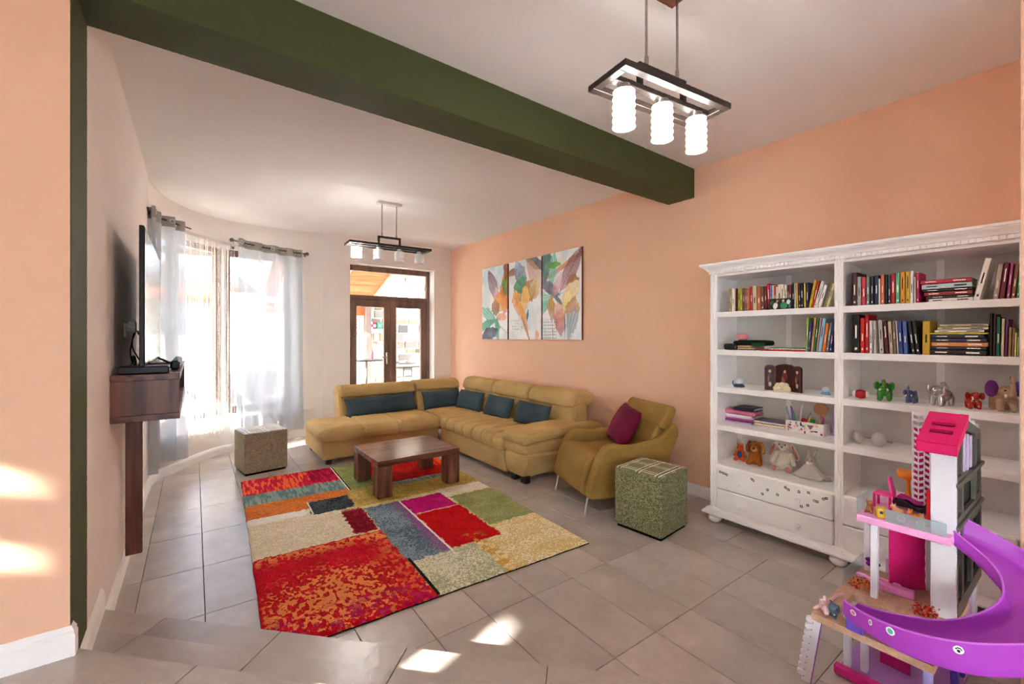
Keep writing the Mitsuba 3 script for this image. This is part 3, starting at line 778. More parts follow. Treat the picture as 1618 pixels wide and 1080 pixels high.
k = thing('television', 'flat black television standing on the walnut wall shelf', 'television')
put(k + '__case', cat(box(-.245, -.222, 3.14, 4.50, 1.295, 2.075, .004), box(-.265, -.245, 3.4, 4.24, 1.33, 1.75, .008)), 'mat_satin', '17181A', 30)
put(k + '__screen', box(-.2225, -.2205, 3.15, 4.49, 1.31, 2.065), 'mat_gloss', '0B0D0F', False, label='glossy dark screen')
for y in (3.40, 4.24):
    put(k + '__foot', cat(hull([(-.33, y - .012, bz1), (-.13, y - .012, bz1), (-.33, y + .012, bz1), (-.13, y + .012, bz1), (-.33, y, bz1 + .008), (-.13, y, bz1 + .008)]), tube([(-.31, y, bz1 + .006), (-.235, y, 1.31), (-.15, y, bz1 + .006)], .008)), 'mat_satin', '202226')
k = thing('set_top_box', 'flat black set top box lying on the near end of the wall shelf', 'set top box')
put(k, box(-.335, -.115, 3.13, 3.30, bz1 + .001, bz1 + .042, .006), 'mat_satin', '1B1D21', 30)
k = thing('sound_bar', 'long dark sound bar in front of the television screen', 'sound bar')
put(k, box(-.12, -.072, 3.42, 4.15, bz1 + .001, bz1 + .058, .012), 'mat_satin', '23262A', 30)
k = thing('wall_socket', 'metal grey wall socket with plugs behind the television', 'socket')
put(k + '__plate', box(XL - .001, XL + .012, 3.66, 3.80, 1.46, 1.545, .004), 'mat_satin', 'D6D2CC', 30)
for y in (3.695, 3.765):
    put(k + '__plug', cat(cyl((XL + .011, y, 1.50), (XL + .05, y, 1.50), .021, .016), box(XL + .02, XL + .055, y - .01, y + .01, 1.485, 1.56, .004)), 'mat_satin', 'D0CCC6')
def cable(label, pts, r=.004):
    k_ = thing('power_cable', label, 'cable')
    put(k_, tube(spline(pts, 40), r, 7), 'mat_satin', '141416', True)
cable('black power cable looping from the wall socket to the television back', [(XL + .06, 3.765, 1.50), (-.29, 3.72, 1.475), (-.27, 3.62, 1.50), (-.268, 3.55, 1.56)])
cable('black power cable hanging from the socket plug down to the shelf, crossing the other', [(XL + .05, 3.695, 1.49), (XL + .04, 3.68, 1.43), (XL + .06, 3.60, 1.36), (XL + .10, 3.50, 1.29), (-.30, 3.36, 1.262)])
cable('black cable hanging from the socket to the far side of the shelf', [(XL + .05, 3.765, 1.49), (XL + .03, 3.76, 1.42), (XL + .03, 3.70, 1.35), (XL + .04, 3.86, 1.27), (-.30, 4.0, 1.262)])
cable('coiled black cable lying behind the television foot', [(-.30, 3.52, 1.262), (-.31, 3.58, 1.30), (-.30, 3.62, 1.33), (-.31, 3.56, 1.335), (-.30, 3.53, 1.29), (-.31, 3.60, 1.265), (-.30, 3.68, 1.30), (-.31, 3.64, 1.34), (-.30, 3.6, 1.30), (-.30, 3.7, 1.262)], .0035)

# ------------------------------------------------------------------ curtains
def weave(p, n, uv):
    h = noise(p.z * 230, uv.x * 14) * .5 + noise(p.z * 70, uv.x * 5) * .5
    v = noise(uv.x * 900, p.z * 3)
    return dr.clip(.64 + .36 * h + .16 * v, 0, 1)
scene['mat_sheer'] = {'type': 'mask', 'opacity': mikit.proc(weave), 'bsdf': {'type': 'principledthin', 'base_color': rgb('C0C4C8'), 'roughness': .9, 'diff_trans': 0.75, 'spec_trans': 0.0}}
scene['mat_string'] = {'type': 'principledthin', 'base_color': VC, 'roughness': .9, 'diff_trans': 1.3, 'spec_trans': 0.0}
scene['mat_header'] = two({'type': 'diffuse', 'reflectance': rgb('A39E98')})
def curtain_grid(path, z0f, z1, folds, amp0, amp1, nz=40, nu=260, flare=0.0):
    """sheer cloth hanging along a plan path with pleats; returns vertices (nu, nz, 3)"""
    c = spline(path, nu)
    n = nrm2(c)
    s = np.linspace(0, 1, nu)
    V = np.zeros((nu, nz, 3))
    for j, tt in enumerate(np.linspace(0, 1, nz)):
        a = amp1 + (amp0 - amp1) * tt
        ph = folds * 2 * PI * s + .5 * np.sin(5 * s + 2 * tt)
        w = a * np.sin(ph) * (1 + .35 * np.sin(3 * s * PI + 1 + tt))
        mid = (s - .5) * flare * (1 - tt)
        cc = c + n * w[:, None] + np.gradient(c, axis=0) / np.linalg.norm(np.gradient(c, axis=0), axis=1, keepdims=True) * mid[:, None]
        V[:, j, :2] = cc
        V[:, j, 2] = z0f(s) + (z1 - z0f(s)) * tt
    return V
def grid_mesh(V):
    nu, nz = V.shape[:2]
    q = np.arange(nu * nz).reshape(nu, nz)
    f = np.vstack([np.stack([q[:-1, :-1].ravel(), q[1:, :-1].ravel(), q[1:, 1:].ravel()], 1), np.stack([q[:-1, :-1].ravel(), q[1:, 1:].ravel(), q[:-1, 1:].ravel()], 1)])
    return tri(V.reshape(-1, 3), f)
def curtain(label, path, z0f, ztop, folds, amp, grom, seed, flare=0.0):
    k_ = thing('sheer_curtain', label, 'curtain', None)
    V = curtain_grid(path, z0f, ztop, folds, amp, amp * 1.25, flare=flare)
    nu, nz = V.shape[:2]
    L = np.concatenate([[0], np.cumsum(np.linalg.norm(np.diff(V[:, -1], axis=0), axis=1))])
    uv = np.stack([np.repeat(L[:, None], nz, 1), V[..., 2]], -1).reshape(-1, 2)
    scene[k_ + '__cloth'] = mikit.ply(grid_mesh(V), 'mat_sheer', smooth=True, uv=uv)
    H = np.repeat(V[:, -1:], 4, 1).copy()
    H[..., 2] = ztop + np.linspace(0, .11, 4)
    put(k_ + '__header', grid_mesh(H), 'mat_header', smooth=True)
    nn = nrm2(spline(path, 260))
    for g_ in grom:
        i = int(g_ * (nu - 1))
        tg = V[min(i + 1, nu - 1), -1] - V[max(i - 1, 0), -1]; tg /= np.linalg.norm(tg)
        no = np.cross(tg, [0, 0, 1])
        ring = trimesh.creation.torus(major_radius=.021, minor_radius=.0055, major_sections=20, minor_sections=8)
        put(k_ + '__grommet', basis(ring, V[i, -1] + [0, 0, .06], tg, [0, 0, 1], np.cross(tg, [0, 0, 1])), 'mat_metal', 'D8D6D2', True)
    return V
LP = [(-.352, 5.36), (-.325, 5.55), (-.255, 5.72), (-.17, 5.86), (-.075, 5.99)]
curtain('grey sheer curtain with metal eyelets hanging beside the television', LP, lambda s: .155 - .02 * np.sin(9 * s), 2.60, 3.5, .045, (.06, .26, .45, .63, .82), 1, .02)
RP = [(.44, 6.50), (.60, 6.62), (.80, 6.74), (1.02, 6.83), (1.26, 6.88)]
curtain('grey sheer curtain with metal eyelets hanging between the string curtain and the terrace door', RP, lambda s: .15 - .015 * np.sin(8 * s), 2.60, 4.0, .028, (.04, .2, .4, .55, .72, .9), 2, .05)
def rod(label, pts, ends, walls):
    k_ = thing('curtain_rod', label, 'curtain rod')
    p = spline([(x, y, 2.665) for x, y in pts], 40)
    put(k_ + '__bar', tube(p, .009, 10), 'mat_metal', '6A6460', True)
    for e in ends:
        put(k_ + '__finial', ell(*p[0 if e == 0 else -1], .026), 'mat_metal', '6A6460', True)
    for a, b in walls:
        put(k_ + '__bracket', cat(cyl((*a, 2.665), (*b, 2.665), .006), ell(*b, 2.665, .02, .02, .03, 1)), 'mat_metal', '6A6460')
rod('dark metal curtain rod over the left bay window', [(-.352, 5.30), (-.325, 5.55), (-.255, 5.72), (-.17, 5.86), (-.03, 6.06)], (), [((-.345, 5.36), (-.36, 5.46))])
rod('dark metal curtain rod over the right bay window, with a round finial', [(.38, 6.45), (.60, 6.62), (.80, 6.74), (1.02, 6.83), (1.33, 6.90)], (0, 1), [((.40, 6.47), (.42, 6.95)), ((1.31, 6.895), (1.32, 7.0))])
# string curtain: nobody could count the strings
rng = np.random.default_rng(5)
mb = MB()
SP = spline([(-.075, 6.05), (.04, 6.20), (.17, 6.34), (.30, 6.47), (.43, 6.56)], 200)
nn = nrm2(SP)
for i in range(120):
    s = (i + rng.uniform(-.3, .3)) / 120
    j = int(np.clip(s, 0, 1) * 199)
    if s > .60 and rng.random() < .45:
        continue
    dark = s > .74 and rng.random() < .30
    col = rng.choice(['2E2320', '6B5A52', '46403C']) if dark else rng.choice(['F6F4F0', 'F2EEEA', 'ECE8E4', 'F8F6F4', 'E2DCD6'])
    w = rng.uniform(.0011, .0021)
    z0 = .26 + .10 * rng.random() + (.25 * rng.random() if rng.random() < .15 else 0)
    x, y = SP[j] + nn[j] * rng.uniform(-.02, .02)
    zz = np.linspace(z0, 2.62, 7)
    pts = np.column_stack([x + rng.normal(0, .002, 7), y + rng.normal(0, .002, 7), zz])
    mb.add(tube(pts, w, 4, False), col, True)
k = put(thing('string_curtain', 'white and brown string curtain hanging between the two sheer curtains', 'curtain'), mb, 'mat_string', kind='stuff')
put(thing('string_curtain_header', 'pale woven band holding the string curtain at its top', 'curtain band'), grid_mesh(np.stack([np.column_stack([SP, np.full(200, z)]) for z in (2.60, 2.64)], 1)), 'mat_matte', 'E6E0D8', True)

# ------------------------------------------------------------------ three canvases
AY = [(5.895, 5.205), (5.17, 4.435), (4.41, 3.692)]
AZ0, AZ1 = 1.424, 2.53
# petals: panel, centre s, t (from the lower left), angle, half length, half width, colours, kind (0 plain, 1 veins, 2 feather, 3 fan)
PET = [
    (0, .70, .92, 10, .45, .28, 'B9D2DC', 'DCE9EE', 0), (0, .45, .74, 118, .26, .10, '5E1430', 'A05A68', 2), (0, .60, .58, 100, .14, .07, 'C99AA0', 'E2C4C6', 1),
    (0, .92, .62, 85, .30, .13, 'D8451E', 'F0A83A', 1), (0, .80, .52, 60, .16, .16, 'E8B24A', 'E0702A', 1), (0, .95, .72, 80, .16, .10, '2E7A46', '74A050', 1), (0, .97, .95, 85, .2, .07, '7A2A2A', 'C06A4A', 1),
    (0, .55, .43, 95, .12, .10, '7E4A22', 'C08A50', 1), (0, .38, .30, 150, .30, .13, '1E8A70', '9AD8C4', 3), (0, .30, .22, 195, .30, .10, '127058', '6CC4A8', 3), (0, .62, .10, 95, .20, .09, '1E6A58', '58B49A', 3), (0, .28, .06, 20, .24, .10, '26334A', '5A6F8C', 0), (0, .78, .30, 0, .14, .05, 'D88A66', 'F0C6A8', 0),
    (1, .80, .95, 150, .24, .07, '3A3C42', '7A7C80', 0), (1, .12, .87, 10, .12, .05, '96522E', 'B9714A', 0), (1, .38, .82, 120, .22, .11, '5A7288', 'A8BAC8', 1), (1, .86, .74, 125, .34, .11, 'C68A66', 'F0E0D2', 2),
    (1, .36, .62, 70, .20, .13, '0F6A44', '4AA878', 1), (1, .62, .60, 35, .20, .13, '8A5A34', 'C89A64', 1), (1, .78, .60, 60, .16, .10, 'B98A50', 'E6D2A4', 1), (1, .28, .44, 110, .20, .14, 'D8642A', 'F0BE5A', 3), (1, .50, .46, 80, .22, .15, 'E8963A', 'F4D67A', 3), (1, .46, .30, 115, .24, .05, 'D87A2E', 'E8B04A', 1), (1, .56, .12, 118, .22, .02, 'B07A44', 'C89A6A', 0), (1, .87, .05, 90, .07, .04, 'E09A6A', 'E8B48A', 0), (1, .60, .30, 80, .08, .02, '2A4A52', '4A6A72', 0),
    (2, .62, .84, 20, .5, .03, 'C98A62', 'E0B090', 0), (2, .10, .82, 80, .24, .16, '1C4A54', '3E8A80', 3), (2, .26, .74, 80, .28, .10, '2A9A80', 'A0DCCB', 3), (2, .30, .86, 0, .14, .04, '4A9A3A', '8AC45A', 0), (2, .08, .48, 190, .22, .13, '5AB89C', 'CDEBE0', 3), (2, .10, .40, 215, .20, .08, '2E9E7C', '9CDCC4', 3), (2, .20, .60, 150, .20, .07, '4A4A66', '8A8AA0', 1), (2, .45, .44, 140, .20, .05, '3A4448', '7E8A8C', 3),
    (2, .74, .77, 52, .30, .10, '5A1230', 'A84A60', 2), (2, .40, .62, 62, .16, .06, 'C48A90', 'EAD2D2', 1), (2, .80, .62, 80, .12, .10, '7A4418', 'B8813E', 1), (2, .75, .52, 40, .18, .10, 'D8B878', 'F2E6C0', 1), (2, .62, .36, 70, .20, .11, 'E2C250', 'F4E8A8', 3), (2, .78, .32, 75, .16, .11, '9A5A34', 'D0A060', 1), (2, .25, .34, 95, .18, .11, '8A5A20', 'D8B25A', 3), (2, .46, .24, 100, .20, .10, 'B05060', 'E8B09A', 1), (2, .76, .16, 70, .18, .14, '7E9A9C', 'BCCBCB', 3), (2, .60, .18, 90, .18, .006, '3A4A40', '3A4A40', 0),
]
def art_col(p, n, uv):
    t = (p.z - AZ0) / (AZ1 - AZ0)
    c = mix(L3('E4E9EA'), L3('F1EFEA'), fbm(p.y * 5, p.z * 5, 2.0, 3))
    c = mix(c, L3('C8D6DA'), smoothstep(.52, .7, fbm(p.y * 4, p.z * 3, 8.0, 3)) * .6)
    wob = (noise(p.y * 30, p.z * 30) - .5) * .25
    for k_, (ya, yb) in enumerate(AY):
        inp = (p.y < ya + .01) & (p.y > yb - .01)
        s = (ya - p.y) / (ya - yb)
        for pk, cs, ct, ang, hl, hw, c1, c2, kind in PET:
            if pk != k_:
                continue
            g_ = math.radians(ang); w_ = (ya - yb); h_ = AZ1 - AZ0
            dx, dy = (s - cs) * w_ / h_, t - ct
            u, v = (dx * math.cos(g_) + dy * math.sin(g_)) / hl, (-dx * math.sin(g_) + dy * math.cos(g_)) / hw
            prof = (1 - u * u) * (1 if kind != 3 else dr.maximum(.55 + .45 * u, .02))
            m = smoothstep(-.06, .06, prof - dr.abs(v) + wob * (.5 if kind == 2 else 1.3))
            if kind == 2:
                vein = smoothstep(.25, .75, .5 + .5 * dr.sin((u * 1.6 - dr.abs(v) * .9) * 34))
                m = m * dr.clip(.45 + .8 * vein + smoothstep(.0, .06, .08 - dr.abs(v)), 0, 1)
                tt = dr.clip(.5 - .5 * u, 0, 1)
            elif kind == 1:
                tt = dr.clip(.5 + .5 * u + .10 * dr.sin((u - dr.abs(v) * .5) * 34) + (noise(p.y * 25, p.z * 25) - .5) * .5, 0, 1)
            elif kind == 3:
                tt = dr.clip(.5 + .25 * dr.sin(v / (.35 + .65 * dr.clip(.5 + .5 * u, 0, 1)) * 16) + .3 * u, 0, 1)
            else:
                tt = noise(p.y * 14, p.z * 14)
            m = m * dr.clip(1.15 - .35 * noise(p.y * 9 + pk, p.z * 9 + ct * 7) - (.30 * dr.maximum(-u, 0) if kind in (1, 3) else 0), 0, 1)
            c = mix(c, mix(L3(c1), L3(c2), tt), m * dr.select(inp, .92, 0.0))
        if k_ != 0:
            a, b = (.02, .38) if k_ == 2 else (.08, .34)
            reg = inp & (s > a) & (s < b) & (t < (.24 if k_ == 2 else .26)) & (t > (.0 if k_ == 2 else .10))
            fu, fv = s * 20 - dr.floor(s * 20) - .5, t * 27 - dr.floor(t * 27) - .5
            dot = dr.square(fu) + dr.square(fv) < (.05 if k_ == 2 else .04)
            c = dr.select(reg & dot, mix(c, L3('3A3A3C') if k_ == 2 else L3('7A8A3A'), .85), c)
    return c
scene['mat_art'] = two(prin(mikit.proc(art_col), .5, specular=.3))
for (ya, yb), lb in zip(AY, ('narrow printed canvas with a burgundy feather and teal fan leaf, leftmost of the three', 'printed canvas with an orange ginkgo flower and green leaf, middle of the three', 'printed canvas with a large burgundy feather and dotted corner, rightmost of the three')):
    k = thing('canvas_print', lb, 'picture', None)
    put(k + '__print', box(XR - .026, XR - .0245, yb, ya, AZ0, AZ1), 'mat_art', smooth=False)
    put(k + '__stretcher', box(XR - .0245, XR - .001, yb, ya, AZ0, AZ1), 'mat_matte', '8A5238', False)

# ------------------------------------------------------------------ pendant lamps
scene['mat_frost'] = two({'type': 'principled', 'base_color': rgb('F4F4F2'), 'roughness': .35, 'specular': .5})
def shade_mesh(r, h, waves, amp, cx, cy, z0):
    zs = np.linspace(0, 1, 44)
    pr = [(0.001, h)] + [(r * .55, h)] + [(r * (1 - .06 * max(0, (z - .94) / .06)) + amp * math.cos(waves * 2 * PI * z), h * z) for z in zs[::-1]]
    pr += [(r * .85, -.002), (r * .8, .01), (r * .8, h * .9), (.001, h * .92)]
    m = lathe(pr[::-1], 28, cx, cy, z0)
    m.fix_normals()
    return m
def lamp(label, cx, cy, ang, L, W, zf, fr, plate, rods, zb, sh, lit, emit, frame_col, plate_mat):
    k_ = thing('pendant_lamp', label, 'pendant lamp')
    pl = lambda m: mv(m, cx, cy, 0, ang)
    put(k_ + '__canopy', pl(box(-plate[0] / 2, plate[0] / 2, -plate[1] / 2, plate[1] / 2, CEIL - .03, CEIL, .003)), *plate_mat)
    h = .026
    fb = [box(-L / 2, L / 2, -W / 2, -W / 2 + fr, zf - h / 2, zf + h / 2, .002), box(-L / 2, L / 2, W / 2 - fr, W / 2, zf - h / 2, zf + h / 2, .002),
          box(-L / 2, -L / 2 + fr, -W / 2 + fr, W / 2 - fr, zf - h / 2, zf + h / 2, .002), box(L / 2 - fr, L / 2, -W / 2 + fr, W / 2 - fr, zf - h / 2, zf + h / 2, .002)]
    put(k_ + '__frame', pl(cat(*fb)), 'mat_satin', frame_col, 30)
    put(k_ + '__centre_bar', pl(box(-L / 2 + fr, L / 2 - fr, -.018, .018, zf - .012, zf + .012, .002)), 'mat_satin', frame_col, 30)
    bw = rods + .05
    put(k_ + '__bracket', pl(cat(box(-bw, bw, -.011, .011, zb - .011, zb + .011, .002), box(-bw, -bw + .022, -.011, .011, zf, zb, .002), box(bw - .022, bw, -.011, .011, zf, zb, .002))), 'mat_satin', '1E1A18', 30)
    for s in (-1, 1):
        put(k_ + '__rod', pl(cat(cyl((s * rods, 0, zb), (s * rods, 0, CEIL - .03), .0055), cyl((s * rods, 0, zb + .008), (s * rods, 0, zb + .045), .009))), 'mat_metal', 'A09C98')
    for i, x in enumerate(sh['x']):
        c, s = math.cos(math.radians(ang)), math.sin(math.radians(ang))
        px, py = cx + x * c, cy + x * s
        put(k_ + '__socket', cat(cyl((px, py, sh['z1'] - .004), (px, py, zf - .01), .024, .026, 20), cyl((px, py, sh['z1'] - .004), (px, py, sh['z1'] + .012), .032, None, 20)), 'mat_metal', 'D8D6D4')
        key = uniq(k_ + '__shade')
        m = shade_mesh(sh['r'], sh['z1'] - sh['z0'], sh['waves'], sh['amp'], px, py, sh['z0'])
        if lit[i]:
            scene[key] = {**mikit.ply(m, 'mat_frost', smooth=45), 'emitter': {'type': 'area', 'radiance': {'type': 'rgb', 'value': [emit * 1.0, emit * .97, emit * .93]}}}
            labels[key] = {'label': 'lit white glass shade'}
        else:
            scene[key] = mikit.ply(m, 'mat_frost', smooth=45)
            labels[key] = {'label': 'unlit frosted glass shade with ribs'}
    return k_
lamp('dark framed pendant lamp with three lit wavy glass shades in front of the green beam', 1.648, 1.152, -6.3, .645, .22, 2.50, .035, (.28, .13), .096, 2.60,
     {'x': (-.225, .0, .225), 'z0': 2.318, 'z1': 2.462, 'r': .043, 'waves': 5, 'amp': .0035}, (1, 1, 1), 0.9, '2A211D', ('wood_x', None, 30))
lamp('dark framed pendant lamp with four ribbed glass shades in front of the terrace door', 1.83, 4.93, -2.0, .95, .25, 2.495, .03, (.28, .08), .085, 2.605,
     {'x': (-.37, -.125, .12, .365), 'z0': 2.345, 'z1': 2.455, 'r': .056, 'waves': 6, 'amp': .002}, (1, 0, 0, 0), 2.5, '2A2522', ('mat_metal', 'C8C6C4', 30))
# ------------------------------------------------------------------ bookcase
B = thing('bookcase', 'tall white two-bay bookcase with dentil cornice and drawers along the orange wall', 'bookcase')
W = 'mat_white'
xf, xb = 3.34, 3.722
YP = [(1.892, 1.833), (1.054, 1.005), (.272, .224)]
def post(ya, yb):
    w = ya - yb
    g_ = w / 7
    xs = [0, g_ * .9, g_ * 1.2, g_ * 2, g_ * 2.3, g_ * 3.1, g_ * 3.4, g_ * 3.9, g_ * 4.2, g_ * 5, g_ * 5.3, w]
    pts = [(yb + a, xf + (.004 if (i % 4 in (2, 3)) else 0)) for i, a in enumerate(xs)]
    pts = [(y, x) for y, x in pts] + [(ya, xf + .03), (yb, xf + .03)]
    m = extr(sg.Polygon(pts).buffer(0), 1.85)
    return basis(m, [0, 0, .11], [0, 1, 0], [1, 0, 0], [0, 0, 1])
for ya, yb in YP:
    m = post(ya, yb); m.fix_normals()
    put(B + '__post', m, W, smooth=False)
put(B + '__side_panel', box(xf + .03, xb, 1.868, 1.89, .11, 1.96, .002), W, smooth=30)
put(B + '__side_panel', box(xf + .03, xb, 1.018, 1.04, .11, 1.96, .002), W, smooth=30)
put(B + '__side_panel', box(xf + .03, xb, .226, .248, .11, 1.96, .002), W, smooth=30)
for ya, yb, sy in ((1.868, 1.04, 1.47), (1.018, .248, .62)):
    put(B + '__back_panel', box(xb, xb + .008, sy, ya, .11, 1.96), 'mat_back', smooth=False)
    put(B + '__back_panel', box(xb, xb + .008, yb, sy - .001, .11, 1.96), 'mat_back', smooth=False)
    put(B + '__back_strip', box(xb - .006, xb, sy - .018, sy + .018, .46, 1.95, .001), W, smooth=30)
    for zt in (1.655, 1.358, 1.065, .768, .455):
        put(B + '__shelf', cat(box(xf + .002, xb, yb, ya, zt - .022, zt, .001), box(xf + .002, xf + .026, yb + .001, ya - .001, zt - .042, zt - .002, .003)) if zt > .5 else box(xf + .004, xb, yb, ya, zt - .02, zt, .001), W, smooth=30)
    put(B + '__top_board', box(xf + .01, xb, yb, ya, 1.935, 1.958, .001), W, smooth=30)
ZT = 1.955
prof = [(.0, ZT), (.006, ZT), (.008, ZT + .022), (.020, ZT + .026), (.022, ZT + .034), (.034, ZT + .048), (.048, ZT + .056), (.052, ZT + .064), (.060, ZT + .066), (.060, ZT + .080), (.0, ZT + .084)]
put(B + '__cornice', sweep([(xb, 1.892), (xf, 1.892), (xf, .224)], prof), W, smooth=30)
put(B + '__cornice_top', box(xf - .002, xb, .224, 1.893, ZT + .07, ZT + .083), W, smooth=False)
for i in range(61):
    y = 1.885 - i * .0272
    put(B + '__dentil', box(xf - .017, xf - .004, y - .0215, y, ZT + .001, ZT + .022, .0012), W, smooth=False)
put(B + '__base_moulding', sweep([(xb, 1.892), (xf, 1.892), (xf, .224)], [(0, .06), (.045, .06), (.047, .07), (.040, .082), (.026, .090), (.022, .102), (.008, .108), (.0, .112)]), W, smooth=30)
put(B + '__base_board', box(xf, xb, .226, 1.89, .062, .11), W, smooth=False)
bun = [(.001, .062), (.022, .062), (.030, .056), (.034, .05), (.046, .044), (.049, .032), (.044, .016), (.030, .003), (.001, .001)]
for x, y in ((xf - .002, 1.85), (xf - .002, 1.03), (xf - .002, .27), (xb - .05, 1.85), (xb - .05, 1.03), (xb - .05, .27)):
    m = lathe(bun[::-1], 24, x, y, 0); m.fix_normals()
    put(B + '__bun_foot', m, W, smooth=40)
STK = [(1.802, .405, 0, '4A3030'), (1.781, .401, 0, '6A4A3A'), (1.766, .400, 0, '2A2020'), (1.748, .394, 0, '3A2A30'), (1.562, .411, 0, '7A4A3E'), (1.552, .403, 0, '9A6A50'), (1.452, .362, 1, '3E6070'), (1.488, .324, 0, '44484E'), (1.386, .346, 0, '3A3E40'), (1.335, .412, 0, '4A4E4A'), (1.316, .402, 0, '50343A'), (1.251, .406, 1, '5A4A7A'), (1.194, .417, 1, '5A5E50'), (1.237, .311, 1, '3C4048'), (1.199, .330, 0, '484C44'), (1.159, .373, 0, 'A87A3A'), (1.144, .372, 0, '7A5A30'), (1.108, .400, 0, '8A3A34'), (1.092, .409, 0, '5A3A5A')]
for ya, yb, ks in ((1.831, 1.058, (1.652, 1.253)), (1.003, .276, (.807, .44))):
    for z0, z1, kz in ((.272, .446, .348), (.114, .266, .178)):
        k = uniq(B + '__drawer')
        put(k, box(xf - .014, xf + .02, yb, ya, z0, z1, .006), W, smooth=False)
        for ky in ks:
            m = lathe([(.001, 0), (.008, 0), (.008, .008), (.016, .014), (.0185, .022), (.015, .029), (.001, .032)], 20)
            put(k + '__knob', basis(m, [xf - .014, ky, kz], [0, 1, 0], [0, 0, 1], [-1, 0, 0]) if False else basis(m, [xf - .014, ky, kz], [0, 0, 1], [0, 1, 0], [-1, 0, 0]), W, smooth=40)
        if ya > 1.5 and z0 > .2:
            for y, z, sq, c in STK:
                m = box(-.0085, .0085, -.0085, .0085, 0, .0012, .0004) if sq else lathe([(.001, 0), (.0095, 0), (.0095, .001), (.001, .0013)], 14)
                if not sq:
                    pass
                mm = MB().add(m, c, 40).add(mv(box(-.004, .004, -.004, .004, .001, .0017), rz=45), 'D8C8C0', None)
                bm = basis(tri(np.vstack(mm.v), np.vstack(mm.f)), [xf - .0141, y, z], [0, 0, 1], [0, 1, 0], [-1, 0, 0])
                mm.v = [np.array(bm.vertices)]; mm.f = [np.vstack(mm.f)]; mm.c = [np.vstack(mm.c)]
                put(k + '__sticker', mm, 'mat_satin', label='small printed sticker')

# books: boards, spine and page block each
# books, measured along each shelf: y of the left edge, thickness, height, tilt in degrees, spine colour, colour name
B1A = [(1.76, 0.0155, 0.182, 0.0, 'A8854E', 'tan'),(1.744, 0.019, 0.179, 0.0, 'E6E4DE', 'white'),(1.724, 0.0094, 0.179, 0.0, 'D8D0B8', 'pale cream'),(1.713, 0.0123, 0.178, 0.0, '5A1A20', 'dark red'),(1.699, 0.02, 0.178, 0.0, 'A9AE3C', 'yellow green'),(1.678, 0.0149, 0.176, 0.0, '9A9A4A', 'olive yellow'),(1.661, 0.0141, 0.175, 0.0, '7A4A38', 'brown'),(1.647, 0.0154, 0.172, 0.0, '8E6450', 'dusty brown'),(1.631, 0.0139, 0.172, 0.0, 'C08A6E', 'pinkish tan'),(1.616, 0.0097, 0.173, -0.5, 'C8643C', 'orange'),(1.605, 0.0205, 0.182, -1.7, 'B03E42', 'red'),(1.583, 0.027, 0.187, -1.3, 'CBBEA0', 'cream'),(1.555, 0.0293, 0.178, -1.3, 'B2643E', 'rust'),(1.525, 0.0249, 0.176, -1.7, '6E4632', 'brown'),(1.499, 0.0169, 0.174, -2.1, '5E3628', 'dark brown'),(1.48, 0.0167, 0.193, -4.2, 'C81E36', 'bright red'),(1.463, 0.0128, 0.179, -1.6, '7080B8', 'blue and white'),(1.449, 0.0095, 0.178, -0.8, 'E0E0E0', 'white'),(1.438, 0.0151, 0.169, -0.9, 'C8442C', 'orange red'),(1.422, 0.01, 0.163, 0.0, 'E8E4DC', 'white'),(1.412, 0.0223, 0.179, -0.4, 'D6C6A6', 'cream'),(1.388, 0.0172, 0.179, -0.4, 'E8E6E0', 'white'),(1.37, 0.0182, 0.172, -0.4, 'DCCFB4', 'ivory'),(1.35, 0.0132, 0.171, -0.6, '44363A', 'dark patterned'),(1.336, 0.0155, 0.17, -0.6, '7A2A2E', 'wine red'),(1.319, 0.0142, 0.183, -0.4, '1F2A3E', 'navy'),(1.304, 0.0106, 0.179, -1.1, 'C8C0B0', 'grey'),(1.292, 0.0117, 0.176, -1.9, 'C8A83C', 'yellow'),(1.279, 0.0151, 0.176, -1.5, '3A2444', 'dark purple'),(1.263, 0.0161, 0.176, -1.1, '1C1A1E', 'black'),(1.246, 0.0103, 0.173, -0.8, 'D8C050', 'yellow'),(1.234, 0.0158, 0.176, -0.4, '35284E', 'violet'),(1.216, 0.0135, 0.188, 10.1, 'D8B838', 'yellow and black'),(1.202, 0.0145, 0.184, 11.5, 'B83A24', 'red orange'),(1.185, 0.0176, 0.178, 14.4, 'E2DED6', 'white'),(1.165, 0.0196, 0.15, 15.0, 'E8E6E2', 'white and red'),(1.132, 0.0118, 0.17, 15.4, '8A7A4A', 'olive tan'),(1.117, 0.018, 0.159, 13.1, 'D8CFA6', 'cream')
]
B1B = [(1.238, 0.0147, 0.232, 1.7, '8CA83A', 'tall lime green'),(1.222, 0.0135, 0.203, 3.5, '2E3C6A', 'navy'),(1.206, 0.0134, 0.231, 5.2, 'CFA068', 'tan'),(1.19, 0.0133, 0.228, 6.1, '2E6A42', 'green'),(1.175, 0.0099, 0.229, 6.0, 'C89880', 'pinkish'),(1.163, 0.0206, 0.226, 6.9, '8FB4CC', 'light blue'),(1.14, 0.0183, 0.191, 6.7, 'D8742A', 'orange'),(1.118, 0.0149, 0.195, 6.5, '6E7A80', 'grey'),(1.099, 0.0157, 0.175, 5.1, '2A3060', 'dark blue')
]
